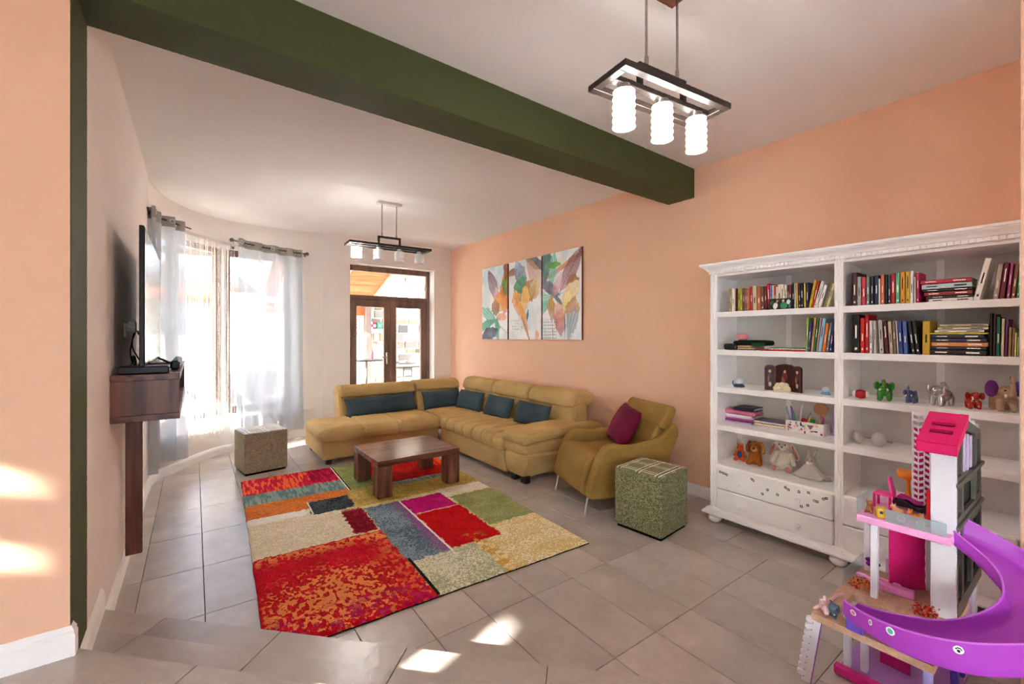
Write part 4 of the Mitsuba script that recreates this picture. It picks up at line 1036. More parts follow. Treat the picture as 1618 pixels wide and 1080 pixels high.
B2A = [(0.975, 0.028, 0.212, 0.0, '3A0E14', 'dark maroon'),(0.946, 0.021, 0.182, 0.0, 'A8A8A8', 'silver grey'),(0.924, 0.0225, 0.178, 0.0, 'B02838', 'red with a white top'),(0.9, 0.0164, 0.177, 0.0, '74847E', 'grey green'),(0.882, 0.0173, 0.179, 0.0, '2A2038', 'dark blue and red'),(0.863, 0.0217, 0.182, 0.0, '242C48', 'navy'),(0.84, 0.0102, 0.16, 0.0, 'E2DCD4', 'white'),(0.829, 0.0174, 0.184, 0.0, 'D6704C', 'coral orange'),(0.81, 0.0122, 0.181, 0.0, '1C2C26', 'blackish green'),(0.797, 0.0143, 0.178, 0.0, '2C3850', 'slate blue'),(0.782, 0.0217, 0.185, 0.0, 'AE1828', 'bright red'),(0.759, 0.0198, 0.185, 0.0, '58A884', 'mint green'),(0.738, 0.0212, 0.186, 0.0, 'D8982E', 'mustard'),(0.716, 0.0214, 0.189, 0.0, 'C9A82A', 'yellow'),(0.694, 0.0144, 0.189, 0.0, 'E8E6E2', 'white'),(0.678, 0.0102, 0.153, 0.0, 'C4C2BE', 'light grey'),(0.667, 0.0142, 0.176, 0.0, 'AE1656', 'magenta'),(0.439, 0.0252, 0.222, 11.5, 'E9E7E2', 'big white'),(0.369, 0.0215, 0.181, 6.0, 'A8988A', 'taupe'),(0.346, 0.0204, 0.187, 5.7, '6A1428', 'maroon'),(0.32, 0.0128, 0.183, 4.7, 'B04080', 'pink'),(0.306, 0.0174, 0.177, 4.9, '94502C', 'rust brown'),(0.287, 0.0133, 0.176, 4.3, '2E8A4A', 'green'),(0.273, 0.0085, 0.171, 2.3, '1E6A40', 'dark green')
]
B2B = [(0.971, 0.0388, 0.241, 0.0, '0E0C0E', 'thick black'),(0.931, 0.0226, 0.219, 0.0, 'C42018', 'red and yellow'),(0.907, 0.0211, 0.24, 0.0, 'A81418', 'crimson'),(0.885, 0.0139, 0.203, 0.0, 'DCDAD6', 'white'),(0.865, 0.0149, 0.2, -1.3, 'C8C4BC', 'white photo'),(0.837, 0.0214, 0.203, -2.2, 'BDB9B2', 'light grey'),(0.808, 0.0188, 0.198, -3.6, '4E1824', 'maroon'),(0.787, 0.0175, 0.195, -3.2, 'C2B69C', 'cream'),(0.768, 0.014, 0.194, -2.2, '7E6A5E', 'grey brown'),(0.753, 0.0086, 0.194, -4.8, 'DAD8D4', 'thin white'),(0.743, 0.0191, 0.196, -3.1, '34488C', 'blue'),(0.722, 0.0199, 0.193, -2.2, '4A62A0', 'lighter blue'),(0.687, 0.0174, 0.193, -6.1, '181618', 'black'),(0.667, 0.0182, 0.196, -6.3, '121214', 'black leaning'),(0.643, 0.0328, 0.191, 0.6, 'C8A42E', 'yellow and blue'),(0.379, 0.01, 0.226, 0.6, '16120F', 'tall black'),(0.368, 0.01, 0.222, 0.9, '4A1E22', 'dark maroon'),(0.357, 0.0156, 0.205, 0.9, '0F5A4A', 'teal green'),(0.34, 0.0122, 0.196, 1.2, 'CFC8A4', 'cream'),(0.327, 0.0105, 0.193, 1.9, '6A2458', 'purple'),(0.315, 0.0112, 0.151, 0.9, 'A8885A', 'tan'),(0.303, 0.0095, 0.148, 1.5, '8A6A44', 'brown'),(0.293, 0.0071, 0.123, 1.1, 'D8CF8E', 'pale yellow'),(0.285, 0.0071, 0.102, 0.9, 'B0B05A', 'yellow green'),(0.277, 0.0101, 0.108, 0.8, 'E0D0D0', 'white and pink')
]
S1 = [(0.65, 0.446, 0.1359, 0.1135, 'B01C34', 'red'),(0.646, 0.444, 0.1125, 0.084, 'BFD4D6', 'glittery blue'),(0.641, 0.443, 0.0829, 0.0674, '1A1618', 'black'),(0.636, 0.443, 0.0663, 0.044, '8A2424', 'dark red'),(0.619, 0.44, 0.042, 0.0266, '26262A', 'charcoal'),(0.615, 0.44, 0.0256, 0.0049, 'E0DDD6', 'white')
]
S2 = [(0.57, 0.383, 0.1735, 0.1576, 'B8AC90', 'beige'),(0.58, 0.384, 0.1572, 0.1413, 'CFC6AC', 'cream'),(0.591, 0.398, 0.1407, 0.1261, 'DCD6C0', 'ivory'),(0.61, 0.384, 0.1256, 0.1162, 'D8C64A', 'yellow'),(0.604, 0.401, 0.1155, 0.0942, '262A34', 'black blue'),(0.604, 0.39, 0.0935, 0.0741, '2E2A4A', 'dark violet'),(0.605, 0.386, 0.0735, 0.0488, 'D08A50', 'orange'),(0.606, 0.39, 0.0481, 0.0314, '1E2026', 'black'),(0.61, 0.393, 0.0306, 0.0005, '141214', 'thick black')
]
def luma(h):
    return float(lin(h) @ [.3, .6, .1])
def book_mesh(w, h, d, col, rngb):
    """standing book: spine at x=0, depth along +x, thickness along -y from 0, base at z=0"""
    t = min(.0022, w * .2)
    mb = MB()
    mb.add(box(0, d, -t, 0, 0, h), col, None).add(box(0, d, -w, -w + t, 0, h), col, None)
    mb.add(hull([[0.0015, 0, 0], [0.0015, -w, 0], [0, -w * .2, 0], [0, -w * .8, 0], [.003, 0, 0], [.003, -w, 0], [0.0015, 0, h], [0.0015, -w, h], [0, -w * .2, h], [0, -w * .8, h], [.003, 0, h], [.003, -w, h]]), col, 20)
    mb.add(box(.003, d - .004, -w + t, -t, .003, h - .004), 'E2DACA', None)
    fg = 'F0E8D8' if luma(col) < .35 else '3A2A22'
    if w > .012:
        a = h * rngb.uniform(.30, .5); b = a + h * rngb.uniform(.2, .38)
        mb.add(box(-.0004, .0012, -w * .62, -w * .38, a, min(b, h * .92)), fg, None)
        if rngb.random() < .6:
            mb.add(box(-.0004, .0012, -w * .66, -w * .34, h * .08, h * .14), fg, None)
    return mb
def xform(mb, M):
    o = MB(); o.n = mb.n; o.f, o.c = mb.f, mb.c
    o.v = [v @ M[:3, :3].T + M[:3, 3] for v in mb.v]
    return o
ordn = ['', 'first', 'second', 'third', 'fourth', 'fifth', 'sixth', 'seventh', 'eighth', 'ninth', 'tenth', '11th', '12th', '13th', '14th', '15th', '16th', '17th', '18th', '19th', '20th', '21st', '22nd', '23rd', '24th', '25th', '26th', '27th', '28th', '29th', '30th', '31st', '32nd', '33rd', '34th', '35th', '36th', '37th', '38th', '39th', '40th']
rb_ = np.random.default_rng(11)
def shelve(L, zs, where, group, dmin=.13, dmax=.19):
    n_, prev = 0, None
    for ya, w, h, tilt, col, name in L:
        n_ += 1
        if prev:                                   # no book leans into the one on its left
            yp, wp, hp, tp = prev
            hm = min(h, hp)
            tilt = max(tilt, math.degrees(math.atan((ya - yp + wp + hm * math.tan(math.radians(tp))) / hm)))
        prev = (ya, w, h, tilt)
        k_ = thing('book', f'{name} book, {ordn[n_]} standing from left {where}', 'book', group)
        mb = book_mesh(w - .0004, h, rb_.uniform(dmin, dmax), col, rb_)
        a = math.radians(tilt)
        # tilt in the plane of the shelf front: positive leans to the right (towards -y)
        R = np.eye(4); c_, s_ = math.cos(a), math.sin(a)
        R[1:3, 1:3] = [[c_, -s_], [s_, c_]]
        R[1:3, 1:3] = np.array([[c_, -s_], [s_, c_]])
        lift = max(0.0, w * s_) if tilt > 0 else 0.0
        R[:3, 3] = [3.385 + rb_.uniform(0, .012), ya, zs + .0006 + lift]
        put(k_, xform(mb, R), 'mat_satin')
shelve(B1A, 1.655, 'on the top left shelf', 'books on the top left shelf')
shelve(B1B, 1.358, 'on the second left shelf', 'books on the second left shelf')
shelve(B2A, 1.655, 'on the top right shelf', 'books on the top right shelf')
shelve(B2B, 1.358, 'on the second right shelf', 'books on the second right shelf')
def pile(L, zs, where, group, x0=3.39):
    n_ = len(L)
    z = zs
    for i, (ya, yb, zt, zb, col, name) in enumerate(L[::-1]):
        h = max(zt - zb, .007)
        mb = MB()
        d = rb_.uniform(.17, .22)
        xo = x0 + rb_.uniform(0, .012)
        t = min(.002, h * .2)
        mb.add(box(xo, xo + d, yb, ya, z + .0003, z + t), col, None).add(box(xo, xo + d, yb, ya, z + h - t, z + h), col, None)
        mb.add(box(xo, xo + .003, yb, ya, z + t, z + h - t), col, None).add(box(xo + .003, xo + d - .004, yb + .004, ya - .004, z + t, z + h - t), 'E2DACA', None)
        fg = 'EFE8DC' if luma(col) < .35 else '2E2422'
        if h > .012:
            L_ = ya - yb
            mb.add(box(xo - .0004, xo + .001, yb + L_ * .1, yb + L_ * .34, z + h * .35, z + h * .65), fg, None).add(box(xo - .0004, xo + .001, ya - L_ * .32, ya - L_ * .1, z + h * .4, z + h * .62), fg, None)
        put(thing('book', f'{name} book lying flat, {ordn[n_ - i]} from top of the pile {where}', 'book', group), mb, 'mat_satin')
        z += h + .0006
pile(S1, 1.655, 'on the top right shelf', 'books in the pile on the top right shelf')
pile(S2, 1.358, 'on the second right shelf', 'books in the pile on the second right shelf')

# ------------------------------------------------------------------ things on the left bay's shelves
k = thing('photo_card', 'small photo card of two people in a garden leaning on the top shelf books', 'photo')
mb = MB().add(box(0, .002, -.148, 0, 0, .078, .0006), '16281A', None)
for y, z, ry, rz, c in ((-.055, .058, .009, .011, 'B98A70'), (-.093, .060, .009, .011, 'C0967A'), (-.045, .025, .016, .024, 'E2E0DA'), (-.10, .026, .024, .026, '2E8A5A'), (-.128, .05, .012, .018, 'D8DCE0'), (-.02, .05, .014, .02, '2E5A34'), (-.137, .02, .008, .016, '2E6A3A'), (-.07, .066, .008, .006, '3A2A24')):
    mb.add(ell(0, y, z, .0014, ry, rz, 1), c, True)
M = np.eye(4); a = math.radians(12); M[:3, :3] = [[math.cos(a), 0, math.sin(a)], [0, 1, 0], [-math.sin(a), 0, math.cos(a)]]; M[:3, 3] = [3.352, 1.459, 1.656]
put(k, xform(mb, M), 'mat_satin')
put(thing('booklet', 'thin black booklet lying at the left end of the top left shelf', 'booklet'), box(3.375, 3.52, 1.77, 1.815, 1.6555, 1.661, .001), 'mat_satin', '1A1A1C', None)
k = thing('camera', 'black camera with two round lenses at the left of the second shelf', 'camera')
put(k + '__body', rb(3.37, 3.43, 1.70, 1.80, 1.3585, 1.408, .015, 6), 'mat_gloss', '121214', True)
for y in (1.77, 1.725):
    put(k + '__lens', cat(cyl((3.375, y, 1.385), (3.352, y, 1.385), .018, .016, 20), cyl((3.356, y, 1.385), (3.3505, y, 1.385), .010, None, 16)), 'mat_gloss', '2A2C30')
k = thing('booklet', 'flat red magazine at the bottom of the second left shelf', 'magazine'); put(k, box(3.375, 3.57, 1.245, 1.535, 1.3585, 1.3685, .001), 'mat_satin', 'A81E36', None)
k = thing('booklet', 'green and white magazine lying on the red one', 'magazine'); put(k, MB().add(box(3.39, 3.58, 1.24, 1.47, 1.3692, 1.376, .001), 'E4E2D8', None).add(box(3.39, 3.58, 1.24, 1.47, 1.3761, 1.381, .001), '4A7A3E', None), 'mat_satin')
for i, (y0, y1, c, nm) in enumerate(((1.57, 1.70, '3A5A34', 'dark green'), (1.575, 1.70, 'C8B48A', 'cream'), (1.58, 1.695, '8A4A3A', 'rust'), (1.60, 1.70, 'D0BE98', 'beige'))):
    put(thing('booklet', f'{nm} booklet in the low stack right of the black camera, {("lowest", "second lowest", "second from the top", "topmost")[i]}', 'booklet', 'booklets beside the camera'), box(3.39, 3.56, y0, y1, 1.3587 + i * .0085, 1.3587 + i * .0085 + .008, .001), 'mat_satin', c, None)
k = thing('pouch', 'black and dark green soft pouch lying on the booklets of the second shelf', 'pouch')
put(k + '__body', wrinkle(rb(3.40, 3.56, 1.50, 1.745, 1.394, 1.432, .018, 20), .006, 14), 'mat_fabric', '0E1A12', True)
put(k + '__flap', wrinkle(rb(3.392, 3.44, 1.505, 1.60, 1.390, 1.415, .012, 16), .004, 18), 'mat_fabric', '17482A', True)
put(thing('plush_ball', 'small pink plush ball lying on the dark pouch', 'toy'), wrinkle(mv(rbox(.072, .078, .05, .0245, 14), 3.47, 1.70, 1.4585), .006, 30), 'mat_fabric', 'D88A92', True)

scene['mat_dome'] = {'type': 'mask', 'opacity': 0.42, 'bsdf': pri('E8EEF4', .08, specular=.8)}
def globe(label, x, y, z, r, base, deco):
    k_ = thing('snow_globe', label, 'snow globe')
    m = lathe([(.001, 0), (r * 1.05, 0), (r * 1.1, r * .3), (r * .8, r * .75), (r * .001, r * .78)], 24, x, y, z); m.fix_normals()
    put(k_ + '__base', m, 'mat_gloss', base, 40)
    put(k_ + '__figures', cat(*[ell(x + r * a, y + r * b, z + r * c, r * d, r * d, r * e, 1) for a, b, c, d, e in ((.0, .2, 1.0, .16, .35), (.1, -.25, .95, .18, .3), (-.3, .0, .9, .14, .22))]), 'mat_satin', deco, True)
    put(k_ + '__dome', ell(x, y, z + r * 1.28, r * .86, None, None, 3), 'mat_dome', smooth=True)
    return k_
k = globe('snow globe on a dark blue base at the left of the third shelf', 3.47, 1.727, 1.0655, .034, '27445A', 'D8D4D8')
put(k + '__ornament', cat(tube([(3.47, 1.765, 1.07), (3.465, 1.775, 1.095), (3.46, 1.768, 1.11)], .004), tube([(3.47, 1.69, 1.07), (3.45, 1.68, 1.08)], .006)), 'mat_gloss', '2A3A4E')
globe('small snow globe on a light blue base at the right of the third shelf', 3.49, 1.15, 1.0655, .026, '7FB0D4', 'C8D4E0')
k = thing('wooden_triptych', 'dark wooden three-leaf icon stand on the third left shelf', 'icon')
def leaf_panel(w, h, arch):
    pts = [(-w / 2, 0), (w / 2, 0), (w / 2, h * .88)] + [(w / 2 * math.cos(a), h * .88 + h * .12 * math.sin(a) * arch) for a in np.linspace(0, PI, 14)[1:-1]] + [(-w / 2, h * .88)]
    return sg.Polygon(pts)
for nm, cy, w, h, rz_, cx in (('left_leaf', 1.492, .068, .186, 20, 3.455), ('centre_leaf', 1.395, .125, .195, 0, 3.475), ('right_leaf', 1.303, .068, .186, -24, 3.455)):
    c2 = leaf_panel(w, h, 1)
    kk = k + '__' + nm
    m = basis(extr(c2, .012), [0, 0, 0], [0, -1, 0], [0, 0, 1], [-1, 0, 0]); m = mv(m, cx, cy, 1.066, rz_)
    put(kk, m, 'mat_satin', '33120F', 30)
    fr = extr(c2.buffer(-.003).difference(c2.buffer(-.009)), .004)
    put(kk + '__border', mv(basis(fr, [-.012, 0, 0], [0, -1, 0], [0, 0, 1], [-1, 0, 0]), cx, cy, 1.066, rz_), 'mat_satin', '4E1E18', 30)
    f = MB()
    s_ = w / .068 * .75
    for y, z, ry, rz2, c in ((0, .14, .010, .012, 'C8A080'), (0, .10, .014 * s_, .034, '6A1A20' if nm != 'left_leaf' else '3A3A4A'), (.008, .085, .010 * s_, .03, '8A5A3A'), (0, .045, .014 * s_, .018, 'B8A8A8')):
        f.add(ell(-.0125, y, z, .0018, ry, rz2, 1), c, True)
    M = np.eye(4); a = math.radians(rz_); M[:2, :2] = [[math.cos(a), -math.sin(a)], [math.sin(a), math.cos(a)]]; M[:3, 3] = [cx, cy, 1.066]
    put(kk + '__figure', xform(f, M), 'mat_satin')
k = thing('rose_ornament', 'cream ornament of carved roses in front of the wooden triptych', 'ornament')
mb = MB()
for i, (y, z) in enumerate(((1.443, .02), (1.42, .026), (1.40, .03), (1.378, .026), (1.357, .02), (1.43, .045), (1.40, .05), (1.37, .044))):
    mb.add(wrinkle(ell(3.43, y, 1.066 + z, .016, .016, .017, 3), .004, 90, i), 'D9CCAE', True)
mb.add(box(3.418, 3.445, 1.345, 1.455, 1.0655, 1.082, .003), 'CFC0A0', 30)
put(k, mb, 'mat_satin')

# notebooks
nb = [(1.66, 1.90, .012, 'B8A8C8', 'lilac'), (1.655, 1.87, .014, '6A2A6A', 'purple'), (1.64, 1.86, .012, 'A84A86', 'magenta'), (1.645, 1.86, .014, 'D8C8D8', 'pale pink'), (1.66, 1.87, .012, 'EAE6E8', 'white'), (1.63, 1.88, .035, 'C8708C', 'fluffy pink'), (1.64, 1.80, .028, '2A1438', 'dark purple')]
z = .7685
for i, (y0, y1, h, c, nm) in enumerate(nb):
    xo = 3.53 - .004 * (i % 3)
    o = MB()
    if nm == 'fluffy pink':
        o.add(wrinkle(rb(xo, xo + .15, y0, y1, z, z + h, .016, 18), .003, 60), c, True)
    else:
        o.add(box(xo, xo + .15, y0, y1, z, z + h * .2, .0005), c, None).add(box(xo, xo + .15, y0, y1, z + h * .8, z + h, .0005), c, None).add(box(xo + .003, xo + .148, y0 + .003, y1 - .003, z + h * .2, z + h * .8), 'E6E0E0', None).add(box(xo, xo + .003, y0, y1, z + h * .2, z + h * .8), c, None)
    put(thing('notebook', f'{nm} notebook, {ordn[7 - i]} from the top of the tall pile on the fourth left shelf', 'notebook', 'notebooks on the fourth left shelf'), o, 'mat_satin')
    z += h + .0005
z = .7685
for i, (y0, y1, h, c, nm) in enumerate(((1.40, 1.64, .008, 'B8A0C0', 'lilac'), (1.42, 1.64, .016, 'D8C45A', 'yellow'), (1.40, 1.66, .022, '6E6474', 'grey purple'))):
    put(thing('notebook', f'{nm} notebook in the low pile in the middle of the fourth shelf, {("lowest", "in between", "topmost")[i]}', 'notebook', 'notebooks on the fourth left shelf'), MB().add(box(3.53, 3.69, y0, y1, z, z + h, .001), c, None).add(box(3.529, 3.53, y0 + .01, y1 - .01, z + h * .3, z + h * .7), 'E6E0E0', None), 'mat_satin')
    z += h + .0005
k = thing('craft_box', 'white cardboard box with painted flowers holding pens on the fourth shelf', 'box')
x0, x1, y0, y1, z0, z1 = 3.50, 3.62, 1.165, 1.405, .7685, .855
put(k + '__body', cat(box(x0, x1, y0, y1, z0, z0 + .004), box(x0, x0 + .004, y0, y1, z0, z1), box(x1 - .004, x1, y0, y1, z0, z1), box(x0, x1, y0, y0 + .004, z0, z1), box(x0, x1, y1 - .004, y1, z0, z1)), 'mat_satin', 'DED6D4', None)
dec = MB()
for i in range(26):
    y, zz = rb_.uniform(y0 + .012, y1 - .012), rb_.uniform(z0 + .012, z1 - .012)
    dec.add(ell(x0, y, zz, .0012, rb_.uniform(.005, .011), rb_.uniform(.004, .010), 1), rb_.choice(['B03A5A', '5A8A5A', '4A4A6A', 'D8A0A8', '8A6A9A', 'E0C070', '3A3A40']), True)
put(k + '__painted_flowers', dec, 'mat_satin')
put(k + '__painted_triangle', MB().add(basis(extr([(-.022, 0), (.022, 0), (0, -.032)], .0012), [x0 - .0002, 1.245, .838], [0, -1, 0], [0, 0, 1], [-1, 0, 0]), '7A5A4A', None), 'mat_satin')
pens = [('purple', '6A3A9A', 1.37, .95, .02), ('white', 'E2E0E4', 1.335, .965, -.02), ('violet', '8A6AB8', 1.32, .92, -.05), ('pale blue', '8AB0C8', 1.385, .945, .03), ('yellow', 'E0C83A', 1.285, .90, -.02), ('teal', '3A9A9A', 1.36, .92, .015), ('pink', 'C84A8A', 1.21, .90, -.02)]
for nm, c, y, zt, dy in pens:
    put(thing('pen', f'{nm} felt pen sticking out of the painted craft box', 'pen', 'pens in the craft box'), tube([(3.56, y, .80), (3.555 + rb_.uniform(-.02, .02), y + dy, zt - .02), (3.555, y + dy * 1.1, zt)], [.006, .006, .004], 10), 'mat_gloss', c)
for y, c, nm in ((1.30, 'B02030', 'red'), (1.245, '2A8A3A', 'green')):
    put(thing('pom_pom', f'{nm} round pompom lying in the painted craft box', 'pom pom', None), wrinkle(ell(3.54, y, .86, .016, None, None, 3), .003, 90), 'mat_fabric', c, True)
k = thing('table_tennis_bat', 'small round wooden bat standing in the craft box', 'bat')
put(k + '__blade', mv(basis(slab(smooth_closed([(.045 * math.cos(a), .045 * math.sin(a)) for a in np.linspace(0, 2 * PI, 12, endpoint=False)], 40), .009, .002), [0, 0, 0], [0, -1, 0], [0, 0, 1], [-1, 0, 0]), 3.60, 1.215, .945), 'mat_satin', 'A8764E', 40)
put(k + '__handle', cat(cyl((3.60, 1.225, .91), (3.60, 1.24, .80), .006), cyl((3.60, 1.207, .91), (3.60, 1.195, .80), .006)), 'mat_satin', 'C8A880')
put(thing('notebook', 'lilac glittery notebook standing upright beside the craft box', 'notebook', None), mv(box(0, .012, -.075, 0, 0, .165, .001), 3.60, 1.145, .7685, -6), 'mat_satin', 'A894C8', None)

# ------------------------------------------------------------------ plush animals on the drawer top
def plush(col, *parts):
    """blobs and limbs joined to one smooth skin"""
    import manifold3d as m3
    acc = None
    for a, ra, b, rb2 in parts:
        pts = []
        for c, r in ((a, ra), (b, rb2)):
            s = trimesh.creation.icosphere(subdivisions=2)
            pts.append(s.vertices * r + np.asarray(c))
        h = trimesh.convex.convex_hull(np.vstack(pts))
        mm = m3.Manifold(m3.Mesh(np.asarray(h.vertices, np.float32), np.asarray(h.faces, np.uint32)))
        acc = mm if acc is None else acc + mm
    acc = acc.refine_to_length(.008)
    o = acc.to_mesh()
    m = trimesh.Trimesh(o.vert_properties[:, :3], o.tri_verts, process=True)
    trimesh.smoothing.filter_taubin(m, iterations=8)
    return m
def at(m, x, y, z, rz=0, s=1.0):
    return mv(m, x, y, z, rz, s=s)
ZD = .4555
# every animal is built facing -x
k = thing('plush_toy', 'small orange plush creature with a blue belly at the left of the lowest shelf', 'toy')
O = lambda m: at(m, 3.585, 1.775, ZD, 15)
put(k + '__body', O(plush('', ((0, 0, .035), .030, (0, 0, .075), .024), ((0, 0, .105), .026, (-.012, 0, .108), .02), ((-.01, .02, .018), .014, (-.025, .03, .012), .012), ((-.01, -.02, .018), .014, (-.025, -.03, .012), .012), ((0, .025, .07), .010, (-.012, .04, .045), .009), ((0, -.025, .07), .010, (-.012, -.04, .045), .009), ((0, .015, .125), .008, (0, .018, .135), .006), ((0, -.015, .125), .008, (0, -.018, .135), .006))), 'mat_fabric', 'C8501E', True)
put(k + '__belly', O(ell(-.024, 0, .055, .014, .019, .028, 2)), 'mat_fabric', '2A4A7A', True, label='blue belly')
put(k + '__eye', O(cat(ell(-.028, .009, .112, .004, None, None, 1), ell(-.028, -.009, .112, .004, None, None, 1))), 'mat_gloss', '141414', True)
k = thing('plush_dog', 'brown plush dog with long ears sitting on the lowest shelf', 'toy')
O = lambda m: at(m, 3.585, 1.655, ZD, 12, .97)
put(k + '__body', O(plush('', ((0, 0, .045), .048, (0, 0, .09), .036), ((-.02, .034, .020), .022, (-.055, .04, .018), .018), ((-.02, -.034, .020), .022, (-.055, -.04, .018), .018), ((-.02, .03, .085), .016, (-.045, .026, .03), .015), ((-.02, -.03, .085), .016, (-.045, -.026, .03), .015), ((0, 0, .145), .042, (-.012, 0, .15), .04), ((-.02, 0, .137), .03, (-.046, 0, .132), .022))), 'mat_fabric', '9A5420', True)
for s in (1, -1):
    put(k + '__ear', O(plush('', ((.0, s * .040, .175), .012, (-.004, s * .056, .135), .016), ((-.004, s * .056, .135), .016, (-.008, s * .054, .105), .015))), 'mat_fabric', '7E4218' if s > 0 else 'B0783E', True)
put(k + '__muzzle', O(ell(-.048, 0, .130, .022, .026, .020, 2)), 'mat_fabric', 'C49A6A', True)
put(k + '__nose', O(ell(-.069, 0, .140, .008, .011, .008, 2)), 'mat_gloss', '1C1210', True)
put(k + '__eye', O(cat(ell(-.047, .018, .162, .005, None, None, 1), ell(-.047, -.018, .162, .005, None, None, 1))), 'mat_gloss', '141010', True)
k = thing('plush_bunny', 'large cream plush bunny with patterned ears and paw soles sitting on the lowest shelf', 'toy')
O = lambda m: at(m, 3.60, 1.455, ZD, 8, 1.0)
put(k + '__body', O(plush('', ((.0, 0, .055), .056, (0, 0, .11), .042), ((0, 0, .19), .046, (-.008, 0, .195), .045), ((-.02, .036, .028), .026, (-.075, .044, .026), .022), ((-.02, -.036, .028), .026, (-.075, -.044, .026), .022), ((-.01, .045, .125), .015, (-.03, .07, .06), .016), ((-.01, -.045, .125), .015, (-.03, -.07, .06), .016), ((-.02, 0, .178), .03, (-.042, 0, .175), .022))), 'mat_fabric', 'CFC4B8', True)
for s in (1, -1):
    e_ = plush('', ((0, s * .035, .222), .013, (-.004, s * .068, .17), .018), ((-.004, s * .068, .17), .018, (-.012, s * .088, .105), .017))
    put(k + '__ear', O(e_), 'mat_fabric', 'C8BCB0', True)
    put(k + '__ear__lining', O(plush('', ((-.016, s * .060, .185), .006, (-.018, s * .072, .15), .011), ((-.018, s * .072, .15), .011, (-.024, s * .088, .11), .010))), 'mat_fabric', '9A5A5E', True)
    put(k + '__paw_sole', O(ell(-.094, s * .044, .028, .006, .018, .020, 2)), 'mat_fabric', 'A86A6A', True, label='red patterned paw sole')
put(k + '__face', O(cat(ell(-.052, .020, .200, .005, None, None, 1), ell(-.052, -.020, .200, .005, None, None, 1), ell(-.064, 0, .182, .005, .007, .005, 1))), 'mat_gloss', '2A2020', True)
k = thing('plush_comforter', 'grey bunny comforter with a spread blanket body at the right of the lowest shelf', 'toy')
n_ = 48
g_ = np.linspace(0, 2 * PI, n_, endpoint=False)
rings = []
for i, tt in enumerate(np.linspace(0, 1, 14)):
    r = .016 + .105 * tt ** .8
    zz = .10 * (1 - tt) ** 1.6 + .006 + .008 * np.sin(g_ * 6 + 1) * tt + .006 * np.sin(g_ * 11) * tt
    rr = r * (1 + .10 * np.sin(g_ * 4 + .5) * tt)
    rings.append(np.column_stack([rr * .62 * np.cos(g_), rr * np.sin(g_), np.maximum(zz, .003)]))
m = loft(np.array(rings)[::-1], True); m.fix_normals()
put(k + '__blanket', at(m, 3.555, 1.265, ZD, 0), 'mat_fabric', 'BDB3A8', True)
O = lambda m: at(m, 3.555, 1.262, ZD + .06, 6, .95)
put(k + '__head', O(plush('', ((0, 0, .065), .036, (-.012, 0, .062), .030))), 'mat_fabric', 'B8AEA4', True)
for s in (1, -1):
    put(k + '__ear', O(plush('', ((0, s * .016, .095), .010, (.004, s * .024 - .01, .15), .009))), 'mat_fabric', 'B8AEA4', True)
    put(k + '__ear__lining', O(plush('', ((-.008, s * .018 - .002, .108), .005, (-.004, s * .024 - .01, .142), .006))), 'mat_fabric', 'D8CCC4', True)
put(k + '__face', O(cat(ell(-.036, .014, .073, .004, None, None, 1), ell(-.036, -.014, .073, .004, None, None, 1), ell(-.041, 0, .06, .004, .006, .004, 1))), 'mat_gloss', '3A2E2C', True)
put(k + '__muzzle', O(ell(-.034, 0, .054, .012, .020, .013, 2)), 'mat_fabric', 'D8D0C8', True)

